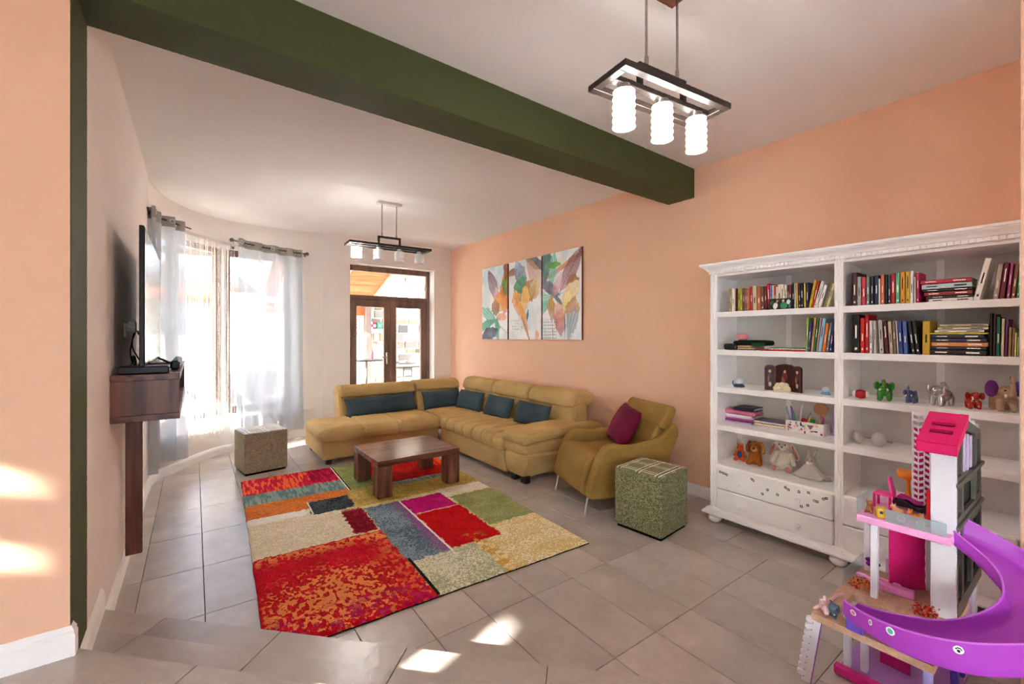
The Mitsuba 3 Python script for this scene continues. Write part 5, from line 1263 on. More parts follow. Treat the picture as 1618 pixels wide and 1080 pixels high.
# ------------------------------------------------------------------ figures on the right bay's third shelf
ZS = 1.0656
k = thing('toy_ball', 'red oval toy ball with white ends at the left of the elephants', 'ball')
m = ell(0, 0, 0, .028, .040, .028, 3)
put(k + '__middle', mv(m, 3.45, .945, ZS + .028, 12), 'mat_satin', 'A8141C', True)
for s in (1, -1):
    put(k + '__white_band', mv(ell(0, s * .027, 0, .0215, .0165, .0215, 2), 3.45, .945, ZS + .028, 12), 'mat_satin', 'E2DEDA', True)
def elephant(label, y, s, col, spots, mat='mat_gloss', facing=0, x=3.45, trunk_up=.5, ears=None, earcol=None, blanket=None):
    """small standing elephant facing -x; about .13 tall at s=1"""
    k_ = thing('elephant_figure', label, 'figurine', None)
    O_ = lambda m_: at(m_, x, y, ZS, facing, s)
    body = plush('', ((.0, 0, .062), .036, (.03, 0, .060), .034), ((-.022, .020, .05), .016, (-.026, .022, .012), .0125), ((-.022, -.020, .05), .016, (-.026, -.022, .012), .0125), ((.04, .020, .05), .016, (.042, .022, .012), .0125), ((.04, -.020, .05), .016, (.042, -.022, .012), .0125),
                 ((-.028, 0, .088), .029, (-.038, 0, .090), .026), ((-.055, 0, .085), .014, (-.072, 0, .080), .011), ((-.072, 0, .080), .011, (-.080, 0, .095 + .02 * trunk_up), .008), ((-.080, 0, .095 + .02 * trunk_up), .008, (-.076, 0, .105 + .05 * trunk_up), .007))
    b = body.bounds; body.apply_translation([0, 0, -b[0, 2]])
    put(k_ + '__body', O_(body), mat, col, True)
    for sg_ in (1, -1):
        er = ears or (.017, .025)
        put(k_ + '__ear', O_(mv(ell(0, 0, 0, .006, er[0], er[1], 2), -.026, sg_ * (.024 + er[0] * .7), .094 if ears is None else .102, sg_ * 35)), mat, earcol or col, True)
        put(k_ + '__tusk', O_(tube([(-.055, sg_ * .014, .078), (-.072, sg_ * .020, .070), (-.082, sg_ * .021, .076)], [.005, .004, .0015], 8)), mat, 'EDE6D8')
        put(k_ + '__eye', O_(ell(-.058, sg_ * .017, .099, .0035, None, None, 1)), 'mat_gloss', '161214', True)
    if spots:
        mb_ = MB(); r_ = np.random.default_rng(int(y * 1000))
        vs, ns = body.vertices, body.vertex_normals
        for c_ in spots:
            for _ in range(12):
                i_ = r_.integers(len(vs))
                e_ = ell(0, 0, 0, .006 * r_.uniform(.6, 1.4), None, None, 1)
                e_.vertices = vs[i_] + (e_.vertices - np.outer(e_.vertices @ ns[i_], ns[i_]) * .8)
                mb_.add(O_(e_), c_, True)
        put(k_ + '__pattern', mb_, mat)
    return k_
elephant('green and gold glazed elephant figure, first from the left', .825, 1.0, '2E7A22', ('6A8A1E', 'A8923A', '1E5A1A'), facing=10)
elephant('small slate blue elephant figure between the green and the silver one', .70, .66, '4A5474', None, facing=-5, trunk_up=1.0)
k = elephant('silver mirrored elephant figure in the middle of the row', .575, 1.0, 'C8C6C4', ('E8E8E8', '8A8886'), 'mat_metal', facing=-30, trunk_up=.2)
put(k + '__saddle_tower', at(cat(lathe([(.001, .096), (.026, .096), (.022, .112), (.012, .116), (.014, .128), (.006, .136), (.001, .137)], 18, .02, 0, 0)), 3.45, .575, ZS, -30), 'mat_metal', 'D8D6D4')
elephant('red and gold glazed elephant figure right of the silver one', .445, .78, '9E1C12', ('C8701E', 'E2C8A0', 'D8401E'), facing=20, trunk_up=.3)
elephant('large carved tan elephant figure with purple ears at the right end', .335, 1.18, 'B08E70', ('9A7858',), 'mat_satin', facing=25, x=3.47, trunk_up=1.0, ears=(.036, .038), earcol='6E2C8A')
k = thing('headphones', 'light grey over-ear headphones lying on the fourth right shelf', 'headphones')
hb = spline([(3.50, .955, .80), (3.56, .95, .80), (3.60, .90, .795), (3.58, .83, .79), (3.53, .815, .80)], 40)
put(k + '__headband', tube(hb, .006, 10), 'mat_satin', 'A8A4A0', True)
for (x, y), rz_, rx_ in (((3.49, .965), 70, 0), ((3.49, .865), 20, 0)):
    put(k + '__ear_cup', mv(mv(ell(0, 0, 0, .019, .038, .042, 3), 0, 0, 0, 0, 0, 12), x, y, .7685 + .044, rz_), 'mat_satin', 'B9B5B1', True)
    put(k + '__ear_pad', mv(mv(ell(0, 0, 0, .012, .034, .037, 3), .020, 0, 0, 0, 0, 12), x, y, .7685 + .044, rz_), 'mat_fabric', '8E8A86', True)
# ------------------------------------------------------------------ dollhouse
scene['mat_tint'] = {'type': 'mask', 'opacity': 0.36, 'bsdf': pri('8FB4B6', .12, specular=.6)}
D = thing('dollhouse', 'tall pink, white and purple toy dollhouse with a spiral slide in front of the bookcase', 'dollhouse')
PK, HP, PU, WH, BR, GY = 'ECA8DC', 'E0267E', '7A2CA8', 'E0E2EE', 'B98468', '585A56'
def dh(part, m, col, mat='mat_satin', smooth=30, label=None):
    return put(D + '__' + part, m, mat, col, smooth, label)
# tower
dh('tower_front', box(2.41, 2.424, .357, .432, .34, .995, .002), WH)
fac = sg.Polygon([(2.424, .345), (2.97, .345), (2.97, .69), (2.945, 1.03), (2.59, 1.12), (2.424, 1.0)])
holes = [[(2.535, .905), (2.545, 1.045), (2.605, 1.072), (2.815, 1.025), (2.815, .875)], [(2.555, .74), (2.555, .855), (2.81, .835), (2.81, .735)], [(2.44, .74), (2.44, .86), (2.52, .86), (2.52, .74)], [(2.44, .90), (2.44, .99), (2.515, 1.03), (2.515, .90)],
         [(2.45, .40), (2.45, .69), (2.52, .69), (2.52, .40)], [(2.56, .40), (2.56, .69), (2.72, .69), (2.72, .40)], [(2.76, .40), (2.76, .66), (2.93, .66), (2.93, .40)], [(2.85, .75), (2.85, 1.0), (2.92, .99), (2.93, .75)]]
f2 = fac
for h_ in holes:
    f2 = f2.difference(sg.Polygon(h_).buffer(-.004).buffer(.004))
dh('facade', basis(extr(f2, .014), [0, .371, 0], [1, 0, 0], [0, 0, 1], [0, -1, 0]), GY, label='grey window facade')
dh('facade_backing', basis(extr(fac.buffer(-.004), .004), [0, .379, 0], [1, 0, 0], [0, 0, 1], [0, -1, 0]), '2C2E2E')
for i in range(3):
    x = 2.585 + i * .075
    dh('window_bar', box(x, x + .030, .360, .374, .89, 1.06 - i * .016, .002), 'C8B8DC')
for z in (.70, .868):
    dh('facade_ledge', box(2.41, 2.975, .347, .36, z, z + .016, .003), GY)
dh('tower_back', box(2.955, 2.97, .372, .445, .345, .99, .002), WH)
for i in range(4):
    dh('roof_hook', box(2.62 + i * .10, 2.645 + i * .10, .362, .38, 1.10 - i * .026, 1.135 - i * .026, .002), 'CFD0D4')
# pink roof with two slots
dx, dz = 2.60 - 2.38, 1.125 - 1.03
L_ = math.hypot(dx, dz)
rp = sg.box(0, 0, .12, L_).difference(sg.box(.025, L_ * .30, .095, L_ * .42)).difference(sg.box(.025, L_ * .54, .095, L_ * .66))
ex_, ey_ = np.array([0, -1.0, 0]), np.array([dx, 0, dz]) / L_
dh('roof', cat(basis(extr(rp, .012), [2.38, .468, 1.03], ex_, ey_, np.cross(ex_, ey_)), box(2.372, 2.384, .348, .468, .998, 1.036, .002), hull([[2.38, .349, 1.0], [2.38, .349, 1.03], [2.60, .349, 1.125], [2.60, .349, 1.10], [2.38, .355, 1.0], [2.38, .355, 1.03], [2.60, .355, 1.125], [2.60, .355, 1.10]])), 'CE1260', label='hot pink sloping roof')
dh('roof_backing', basis(extr(sg.box(.004, .004, .116, L_ - .004), .003), [2.39, .468, 1.016], ex_, ey_, np.cross(ex_, ey_)), 'A8506E')
# lattice screen behind the upper deck
lat = sg.box(0, 0, .10, .455)
for c_ in range(5):
    for r in range(16):
        x0, y0, sk = .005 + c_ * .0188, .012 + r * .0272 + (.0136 if c_ in (2, 3) else 0), (.007 if c_ % 2 else -.007)
        if y0 + .03 < .45:
            ya_, yb_ = y0 + max(0, -sk), y0 + max(0, sk)
            lat = lat.difference(sg.Polygon([(x0, ya_), (x0 + .0150, yb_), (x0 + .0150, yb_ + .0165), (x0, ya_ + .0165)]))
lat = max(getattr(lat, 'geoms', [lat]), key=lambda g_: g_.area)
dh('lattice_screen', basis(extr(lat, .006), [2.622, .53, .668], [0, -1, 0], [0, 0, 1], [-1, 0, 0]), 'E4DEE8', label='white lattice screen')
dh('screen_backing', box(2.66, 2.664, .432, .53, .68, 1.05), 'C81A78')
dh('red_post', box(2.425, 2.437, .434, .447, .685, .835, .002), 'C80E1E')
# decks
dh('upper_deck', box(2.352, 2.86, .362, .662, .652, .682, .004), PK, label='pink upper deck')
bd = sg.box(2.03, .355, 2.66, .718).difference(sg.box(2.10, .425, 2.318, .662))
m = extr(bd, .028); m.apply_translation([0, 0, .312])
put(D + '__middle_deck', m, 'wood_deck', smooth=False, label='tan middle deck with a rectangular opening')
dh('ground_floor', box(2.27, 2.95, .36, .70, .006, .03, .004), 'A878BE')
dh('ground_step', box(2.24, 2.272, .36, .71, .006, .045, .004), 'C81A7E')
def rail(x0, x1, y0, y1, z0, z1):
    put(D + '__glass_rail', box(x0, x1, y0, y1, z0, z1), 'mat_tint', smooth=False, label='transparent teal railing')
rail(2.354, 2.357, .375, .560, .683, .735)
rail(2.36, 2.50, .658, .661, .683, .755)
rail(2.74, 2.858, .658, .661, .683, .765)
rail(2.37, 2.655, .713, .716, .341, .405)
for y in (.45, .51):
    dh('rail_ring', basis(trimesh.creation.torus(.012, .0015, major_sections=18, minor_sections=6), [2.3525, y, .712], [0, 1, 0], [0, 0, 1], [1, 0, 0]), '9AC0C4')
# posts
for x, y, z0, z1, c_ in ((2.367, .60, .34, .653, WH), (2.296, .675, .03, .313, WH), (2.32, .622, .03, .313, WH), (2.50, .375, .03, .313, '5A4AB8'), (2.62, .375, .03, .313, '4A2A98'), (2.93, .378, .0, .345, WH), (2.06, .375, .0, .313, 'A8A0DC'), (2.62, .69, .34, .653, WH)):
    dh('post', box(x - .014, x + .014, y - .012, y + .012, z0, z1, .003), c_)
a, b = np.array([2.505, .585]), np.array([2.608, .486])
e_ = (b - a) / np.linalg.norm(b - a); n_ = np.array([-e_[1], e_[0]])
out = [(0, 0), (np.linalg.norm(b - a), 0)] + [(np.linalg.norm(b - a) - .004 * (i % 2), .02 + i * .025) for i in range(11)] + [(np.linalg.norm(b - a), .306), (0, .306)]
dh('pink_door', basis(extr(out, .006), [a[0], a[1], .343], [e_[0], e_[1], 0], [0, 0, 1], [e_[1], -e_[0], 0]), HP, label='magenta folding door')
dh('inner_wall', box(2.61, 2.622, .43, .484, .341, .652, .002), 'DCDDE6')
dh('door_arch', basis(tube([(.012 * math.cos(t_), .012 * math.sin(t_), 0) for t_ in np.linspace(.5 * PI, 1.5 * PI, 14)], .0022, 6), [2.609, .437, .44], [0, -1, 0], [0, 0, 1], [-1, 0, 0]), '3A4A8A')
dh('lower_door', box(2.44, 2.448, .50, .60, .03, .312, .002), 'B0186E')
dh('lower_back_wall', box(2.90, 2.91, .38, .69, .03, .313, .002), 'D8A8D8')
# ladder with scalloped rungs
lp = [np.array([2.05, .705, .312]), np.array([2.09, .760, .004])]
ed = (lp[1] - lp[0]) / np.linalg.norm(lp[1] - lp[0])
exl = np.array([.30, -.95, 0]); exl -= ed * (exl @ ed); exl /= np.linalg.norm(exl); ezl = np.cross(exl, ed)
LL = np.linalg.norm(lp[1] - lp[0])
dh('ladder', basis(extr(sg.box(-.016, 0, .014, LL), .010), lp[0], exl, ed, ezl), 'E4E2EA', label='white toy ladder')
dh('ladder_edge', basis(extr(sg.box(.014, 0, .019, LL), .011), lp[0], exl, ed, ezl), '9A5AA8')
for i in range(9):
    c_ = .018 + i * .033
    half = sg.Polygon([(-.016 + .020 * math.cos(t_), c_ + .014 * math.sin(t_)) for t_ in np.linspace(.5 * PI, 1.5 * PI, 12)])
    dh('ladder_rung', basis(extr(half, .014), lp[0], exl, ed, ezl), 'E4E2EA')
    dh('ladder_peg', ell(*(lp[0] + exl * -.012 + ed * (c_ + .009) - ezl * .001), .0028, None, None, 1), '8A8A90', smooth=True)
# slide: top edges of the inner and the outer wall
SI = spline([(2.40, .362, .70), (2.396, .29, .645), (2.37, .245, .605), (2.316, .225, .56), (2.26, .235, .53), (2.21, .267, .50), (2.165, .31, .475), (2.14, .345, .46), (2.115, .42, .44), (2.10, .50, .425), (2.105, .585, .415)], 90)
SO = spline([(2.56, .372, .72), (2.59, .29, .675), (2.60, .18, .62), (2.52, .065, .585), (2.33, .025, .555), (2.17, .06, .535), (2.06, .16, .515), (1.985, .26, .492), (1.962, .39, .462), (1.985, .52, .445), (2.03, .612, .442)], 90)
dr_ = SI - SO; dr_[:, 2] = 0; wd = np.linalg.norm(dr_, axis=1, keepdims=True); dr_ /= wd
up_ = np.array([0, 0, 1.0])
zf_ = np.minimum(SI[:, 2], SO[:, 2])[:, None]
dep = np.interp(np.linspace(0, 1, 90), [0, .1, .85, 1], [.055, .055, .055, .035])[:, None]
def sec(off, base, h_):   # a ring of points across the trough
    q = base + dr_ * off
    q = q.copy(); q[:, 2:] = zf_ - h_
    return q
th_ = .0045
oT, oT2, iT, iT2 = SO.copy(), SO + dr_ * th_, SI.copy(), SI - dr_ * th_
ring = [oT, oT2, sec(th_ + .004, SO, dep * .55), sec(th_ + .016, SO, dep * .9), sec(.032, SO, dep), sec(-.032, SI, dep), sec(-th_ - .016, SI, dep * .9), sec(-th_ - .004, SI, dep * .55), iT2, iT,
        sec(.0, SI, dep * .55), sec(-.006, SI, dep * 1.02), sec(-.026, SI, dep + th_), sec(.026, SO, dep + th_), sec(.006, SO, dep * 1.02), sec(.0, SO, dep * .55)]
m = loft(np.stack(ring, 1), True); m.fix_normals()
dh('slide', m, 'A840BE', 'mat_satin', 50, label='purple spiral slide')
dh('slide_rim', cat(tube(SO + up_ * .001, .004, 8), tube(SI + up_ * .001, .004, 8)), 'BC5ED2', smooth=True)
j = 40
for jj in (47,):
    p = SO[jj]
    dh('slide_bracket', cat(box(p[0] - .014, p[0] + .002, p[1] - .016, p[1] + .016, p[2] - .075, p[2] + .005, .003)), '7A2AA8')
dh('slide_support', box(2.02, 2.04, .545, .60, .341, .40, .003), '6A4ABE')
dh('slide_support', box(2.49, 2.52, .10, .12, 0, .55, .003), '4A2090')
def sticker(jj, zoff, r1, r2, c1, c2):
    p = SO[jj]; t_ = SO[jj + 1] - SO[jj - 1]; t_[2] = 0; t_ /= np.linalg.norm(t_); no = np.cross(t_, up_)
    if no @ (np.array([1.2, 0, .5]) - p) < 0:
        no = -no
    o_ = MB().add(basis(extr(smooth_closed([(r1 * math.cos(g_), r2 * math.sin(g_)) for g_ in np.linspace(0, 2 * PI, 9)[:-1]], 24), .0006), p + no * .0012 + [0, 0, zoff], np.cross(up_, no), up_, no), c1, None)
    o_.add(basis(extr(smooth_closed([(r1 * .62 * math.cos(g_), r2 * .62 * math.sin(g_)) for g_ in np.linspace(0, 2 * PI, 9)[:-1]], 24), .0006), p + no * .0019 + [0, 0, zoff], np.cross(up_, no), up_, no), c2, None)
    return o_, p + no * .0026 + np.array([0, 0, zoff]), no
for jj, zo, r1, r2, c1, c2 in ((86, -.02, .012, .010, 'E0D8E4', 'C87A8A'), (82, -.020, .006, .011, 'E8E4EC', '8A8A98'), (78, -.02, .013, .014, 'E4EEF0', '6AB8B4')):
    o_, _, _ = sticker(jj, zo, r1, r2, c1, c2)
    dh('slide_sticker', o_, None)
o_, c_, no = sticker(67, -.024, .013, .013, 'F0EEF2', 'F0EEF2')
ex_ = np.cross(up_, no)
for dx_, dz_, r in ((0, -.003, .0045), (-.006, .003, .0022), (-.002, .006, .0022), (.003, .006, .0022), (.0065, .002, .0022)):
    o_.add(ell(*(c_ + ex_ * dx_ + up_ * dz_), r, r, r, 1), '1A1420', True)
dh('slide_sticker', o_, None, label='round white sticker with a black paw print')

# toys on the dollhouse decks
ZU, ZM = .6825, .3405
def tb(fn, x, y, z, rz, s=1.0):
    return lambda m_: mv(m_, x, y, z, rz, s=s)
k = thing('toy_stool', 'orange toy swivel chair on a stem standing on the upper pink deck', 'toy chair')
O = tb(None, 2.775, .575, ZU, 0, 1.0)
m = lathe([(.001, 0), (.036, 0), (.030, .008), (.012, .022), (.007, .045), (.007, .085), (.014, .10), (.001, .102)], 24); m.fix_normals()
put(k + '__stem', O(m), 'mat_gloss', 'E07818', 40)
m = mv(rbox(.062, .085, .046, .022, 10, lambda P_, u_, n_: P_ - np.stack([0 * P_[:, 0], 0 * P_[:, 0], .012 * np.maximum(0, 1 - u_[:, 0] ** 2 - u_[:, 1] ** 2) * (u_[:, 2] > 0)], 1)), 0, 0, .118, 20, 0, -8)
put(k + '__seat', O(m), 'mat_gloss', 'E8841E', True)
k = thing('toy_chair', 'bright pink toy chair with open legs on the upper pink deck', 'toy chair')
ox, oy = 2.55, .612
leg = lambda x, y, dz_: tube([(x, y, ZU), (x, y, ZU + dz_)], .0055, 8)
put(k + '__seat', mv(rbox(.072, .066, .008, .0035, 6), ox, oy, ZU + .062, 0), 'mat_gloss', 'D81E80', True)
for x, y in ((ox - .03, oy + .028), (ox - .03, oy - .028), (ox + .03, oy + .028), (ox + .03, oy - .028)):
    put(k + '__leg', leg(x, y, .062), 'mat_gloss', 'C8186E')
m = slab(smooth_closed([(-.024, 0), (-.028, .04), (-.018, .075), (0, .082), (.018, .075), (.028, .04), (.024, 0)], 50), .008, .003)
put(k + '__backrest', mv(basis(m, [0, 0, 0], [1, 0, 0], [0, .2, .98], [0, -.98, .2]), ox, oy - .034, ZU + .064), 'mat_gloss', 'D81E80', 40)
k = thing('toy_lounge_chair', 'black and magenta toy lounge chair lying on the upper pink deck', 'toy chair')
m = slab(smooth_closed([(-.07, .03), (-.06, .052), (-.02, .052), (.02, .036), (.035, .04), (.055, .115), (.064, .11), (.050, .02), (.03, .012), (-.02, .022), (-.05, .020)], 70), .06, .008)
put(k + '__shell', mv(basis(m, [0, 0, 0], [0, -1, 0], [0, 0, 1], [-1, 0, 0]), 2.60, .52, ZU - .008), 'mat_satin', '160C14', 40)
m = slab(smooth_closed([(-.055, .053), (-.02, .056), (.02, .041), (.03, .047), (.02, .050), (-.02, .062), (-.055, .060)], 50), .05, .002)
put(k + '__seat_pad', mv(basis(m, [0, 0, 0], [0, -1, 0], [0, 0, 1], [-1, 0, 0]), 2.60, .52, ZU - .007), 'mat_satin', 'A01070', 40)
put(k + '__leg', tube([(2.59, .470, ZU + .10), (2.585, .452, ZU)], .004), 'mat_satin', '160C14')
k = thing('toy_safe', 'small gold toy box with a black dot on the edge of the pink deck', 'toy')
put(k + '__body', mv(rbox(.034, .038, .048, .009, 6), 2.385, .583, ZU + .0245, 20), 'mat_gloss', 'C8A02E', True)
put(k + '__dot', mv(cyl((-.0185, 0, 0), (-.0165, 0, 0), .006, .006, 14), 2.385, .583, ZU + .028, 20), 'mat_gloss', '1A140A', 30)
k = thing('toy_teddy', 'tiny brown toy teddy sitting at the left corner of the pink deck', 'toy')
O = tb(None, 2.425, .632, ZU, 0, .62)
m = plush('', ((0, 0, .025), .022, (0, 0, .045), .018), ((0, 0, .068), .018, (-.006, 0, .068), .016), ((-.015, .014, .012), .010, (-.028, .018, .010), .008), ((-.015, -.014, .012), .010, (-.028, -.018, .010), .008), ((0, .013, .083), .006, (0, .014, .085), .006), ((0, -.013, .083), .006, (0, -.014, .085), .006))
m.apply_translation([0, 0, -m.bounds[0, 2]]); put(k, O(m), 'mat_satin', '9A6236', True)
for i, (x, y, c_, nm) in enumerate(((2.49, .545, 'D8A078', 'peach'), (2.47, .485, 'D07828', 'orange'), (2.45, .448, 'C88A5A', 'tan'))):
    k = thing('toy_pet', f'tiny {nm} toy animal behind the teal railing of the pink deck, {("left", "middle", "right")[i]} one of three', 'toy', 'tiny animals behind the railing')
    m = plush('', ((0, -.006, .014), .012, (0, .010, .014), .013), ((0, .016, .026), .009, (-.003, .018, .028), .009), ((0, .013, .034), .003, (0, .012, .040), .002), ((0, .021, .034), .003, (0, .022, .040), .002))
    m.apply_translation([0, 0, -m.bounds[0, 2]]); put(k, mv(m, x, y, ZU, 20 * i, s=1.15), 'mat_satin', c_, True)
k = thing('toy_unicorn', 'pale pink toy unicorn lying at the left corner of the tan deck', 'toy')
m = plush('', ((0, 0, .016), .015, (.03, 0, .018), .014), ((-.02, -.012, .02), .011, (-.034, -.02, .014), .008), ((-.005, .012, .012), .006, (-.02, .02, .006), .005), ((.035, .006, .014), .007, (.07, .004, .008), .006), ((.07, .004, .008), .006, (.12, .0, .009), .005), ((.12, .0, .009), .005, (.15, -.012, .012), .006), ((-.012, 0, .03), .004, (-.022, .004, .042), .002))
m.apply_translation([0, 0, -m.bounds[0, 2]]); put(k + '__body', mv(m, 2.085, .695, ZM, 0, s=1.15), 'mat_gloss', 'D8B0B4', True)
put(k + '__mane', cat(*[ell(2.075 + .012 * i, .700 + .004 * math.sin(i * 2), ZM + .036, .008, .006, .006, 1) for i in range(5)]), 'mat_gloss', 'E8D4D6', True)
k = thing('toy_pony', 'small translucent blue grey toy figure beside the pink unicorn', 'toy')
m = plush('', ((0, 0, .035), .019, (-.004, 0, .036), .018), ((0, 0, .012), .011, (0, .004, .010), .010), ((-.006, .010, .006), .006, (-.01, .014, .005), .005), ((-.006, -.010, .006), .006, (-.01, -.014, .005), .005), ((0, .014, .05), .005, (0, .018, .056), .003), ((0, -.014, .05), .005, (0, -.018, .056), .003))
m.apply_translation([0, 0, -m.bounds[0, 2]]); put(k, mv(m, 2.068, .652, ZM, -30), 'mat_gloss', '4A6478', True)
def tinsel(label, x, y, r, cols, seed):
    k_ = thing('tinsel_scrunchie', label, 'hair tie')
    g__ = np.random.default_rng(seed); o_ = MB()
    for i in range(170):
        a_ = g__.uniform(0, 2 * PI); rr_ = r * (1 + .3 * g__.normal())
        p_ = np.array([x + rr_ * math.cos(a_) * .8, y + rr_ * math.sin(a_), ZM + .006 + .032 * g__.random()])
        t_ = g__.normal(size=3); t_ /= np.linalg.norm(t_); u_ = np.cross(t_, [.3, .5, .8]); u_ /= np.linalg.norm(u_)
        s_ = g__.uniform(.007, .014)
        q = np.array([p_, p_ + t_ * s_, p_ + u_ * s_ * .7, p_ + (t_ + u_) * s_ * .6 + np.cross(t_, u_) * .002]); q[:, 2] = np.maximum(q[:, 2], ZM + .001)
        o_.add(hull(q), g__.choice(cols), None)
    put(k_, o_, 'mat_gloss')
tinsel('orange and red tinsel hair tie lying left of the white post on the tan deck', 2.40, .655, .030, ['C8460E', 'D8781E', 'B01E0E', 'E0962E', 'C0280E'], 3)
tinsel('dark red tinsel hair tie lying right on the tan deck beside the slide', 2.37, .445, .028, ['B00E1E', 'C8141E', '8A0A16', 'D8601E', 'C0101E'], 4)
k = thing('toy_hair_brush', 'pink plastic toy hair brush lying behind the white post on the tan deck', 'toy')
m = plush('', ((0, .10, .016), .011, (0, .075, .018), .010), ((0, .075, .018), .010, (-.01, .045, .010), .007), ((-.01, .045, .010), .007, (-.02, -.01, .010), .007), ((.0, .05, .03), .006, (.02, -.04, .022), .006))
put(k + '__handle', mv(m, 2.50, .592, ZM, 0), 'mat_gloss', 'ECA0D4', True)
sc = MB()
for i in range(6):
    sc.add(mv(rbox(.034, .026, .034, .007, 5), 2.465 + .003 * i, .600 - .019 * i, ZM + .018, 10), 'E08AC8', True)
put(k + '__scales', sc, 'mat_gloss')
k = thing('toy_butterfly', 'purple toy butterfly hanging behind the white post', 'toy')
put(k, cat(*[mv(ell(0, 0, 0, .004, .016, .011, 2), 2.60, .665 + dy_, ZM + .05 + dz_, 20) for dy_, dz_ in ((.014, .010), (-.012, -.004), (.012, -.010))] + [tube([(2.60, .665, ZM + .0), (2.60, .664, ZM + .05)], .002, 6)]), 'mat_gloss', '6A1E8A', True)
# ------------------------------------------------------------------ outside: covered terrace, garden
scene['mat_stone'] = pri(VC, .9, specular=.1)
def plaster(name, h, amp):
    c = L3(h)
    scene[name] = two({'type': 'diffuse', 'reflectance': mikit.proc(lambda p, n, uv: c * (1 - amp + 2 * amp * fbm(p.x * 6, p.y * 6, p.z * 6, 3)))})
plaster('mat_plaster', 'DAD4C8', .08)
plaster('mat_paving', 'C8C2B8', .10)
put(struct('terrace_floor', 'pale paved terrace outside'), cat(box(-9, 1.2, 7.45, 16, -.22, -.06), box(1.2, 9, 7.45, 12.2, -.22, -.06), box(-9, XL - .5, 2.6, 7.45, -.22, -.06)), 'mat_paving', smooth=False)
put(struct('garden_ground', 'ground beyond the terrace'), box(-40, 40, 12.2, 60, -.3, -.2), 'mat_paving', smooth=False)
# stone wall at the end of the terrace, one entry per stone
put(struct('wall_terrace', 'rough stone wall at the end of the terrace'), box(3.4, 8.6, 11.02, 11.35, -.1, 4.3), 'mat_plaster', smooth=False)
rs = np.random.default_rng(21)
cols_ = ['B9A88E', '8E8274', 'C9BCA4', '6E665C', 'A4876A', 'D2C8B6', '7E6A56']
z = -.05
while z < 4.0:
    h_ = rs.uniform(.12, .24); x = 3.4 + rs.uniform(-.1, .05)
    while x < 7.4:
        w_ = rs.uniform(.16, .42)
        if x > 3.35:
            q = [[x + rs.uniform(.005, .03), 11.03, z + rs.uniform(.005, .02)], [x + w_ - rs.uniform(.01, .03), 11.03, z + rs.uniform(.005, .03)], [x + w_ - rs.uniform(.01, .03), 11.03, z + h_ - rs.uniform(.005, .03)], [x + rs.uniform(.005, .03), 11.03, z + h_ - rs.uniform(.005, .02)]]
            q2 = [[a * .94 + .06 * (x + w_ / 2), 11.0 - rs.uniform(.01, .04), c_ * .94 + .06 * (z + h_ / 2)] for a, _, c_ in q]
            put('wall_terrace__stone', hull(q + q2), 'mat_stone', rs.choice(cols_), 25)
        x += w_
    z += h_
put(struct('wall_kitchen', 'white plaster wall of the terrace kitchen'), box(.6, 3.4, 11.02, 11.3, -.1, 2.4), 'mat_plaster', smooth=False)
k = thing('wooden_post', 'brown timber post beyond the left glass door leaf', 'post'); put(k, box(3.33, 3.47, 10.55, 10.69, -.06, 2.3, .01), 'wood_frame', smooth=30)
# timber roof: boards and rafters
k = thing('terrace_roof', 'sloping timber terrace roof of boards and pale rafters seen through the transom', 'roof')
def rz_at(y):
    return 3.55 - (y - 7.5) * .36
scene['wood_roof'] = two(prin(wood_fn('A8683E', 'C98A5E', 0), .7, specular=.2))
y = 7.5
while y < 10.75:
    put(k + '__board', hull([[1.2, y + .004, rz_at(y)], [3.6, y + .004, rz_at(y)], [1.2, y + .136, rz_at(y + .136)], [3.6, y + .136, rz_at(y + .136)], [1.2, y + .004, rz_at(y) + .025], [3.6, y + .004, rz_at(y) + .025], [1.2, y + .136, rz_at(y + .136) + .025], [3.6, y + .136, rz_at(y + .136) + .025]]), 'wood_roof', smooth=False)
    y += .14
for x in (1.45, 2.5, 3.52):
    put(k + '__rafter', hull([[x, 7.5, rz_at(7.5)], [x + .1, 7.5, rz_at(7.5)], [x, 10.8, rz_at(10.8)], [x + .1, 10.8, rz_at(10.8)], [x, 7.5, rz_at(7.5) - .16], [x + .1, 7.5, rz_at(7.5) - .16], [x, 10.8, rz_at(10.8) - .16], [x + .1, 10.8, rz_at(10.8) - .16]]), 'mat_matte', 'D8C4B0', False)
put(k + '__beam', box(1.2, 3.46, 10.70, 10.82, 1.98, 2.20, .01), 'mat_matte', 'C06A40', False, label='orange brown wall beam')
# kitchen counter, shelf and what stands on them
k = thing('stone_counter', 'stone terrace kitchen counter beyond the right door leaf', 'counter')
put(k + '__base', box(3.95, 6.2, 10.3, 10.95, -.06, .72), 'mat_stone', '8E867C', False)
put(k + '__worktop', box(3.9, 6.3, 10.2, 10.95, .725, .78, .008), 'mat_satin', '6E6862', 30)
for i in range(10):
    for j in range(3):
        put(k + '__stone', box(3.97 + i * .22, 4.17 + i * .22, 10.27, 10.305, 0 + j * .24, .22 + j * .24, .02), 'mat_stone', rs.choice(cols_), 25)
k = thing('tap', 'tall curved kitchen tap on the stone counter', 'tap')
put(k, tube(spline([(4.0, 10.55, .78), (4.0, 10.55, 1.18), (4.03, 10.50, 1.27), (4.10, 10.42, 1.25), (4.12, 10.40, 1.18)], 40), .016, 10), 'mat_metal', '8A8A8C', True)
k = thing('tray', 'flat dark tray on the stone counter beside the tap', 'tray'); put(k, box(4.05, 4.5, 10.3, 10.55, .781, .805, .008), 'mat_satin', '3A3632', 30)
k = thing('wall_shelf', 'white shelf with jars seen through the left glass door leaf', 'shelf'); put(k, box(3.2, 3.85, 10.72, 10.95, 1.60, 1.65, .006), 'mat_satin', 'E4E2DE', 30)
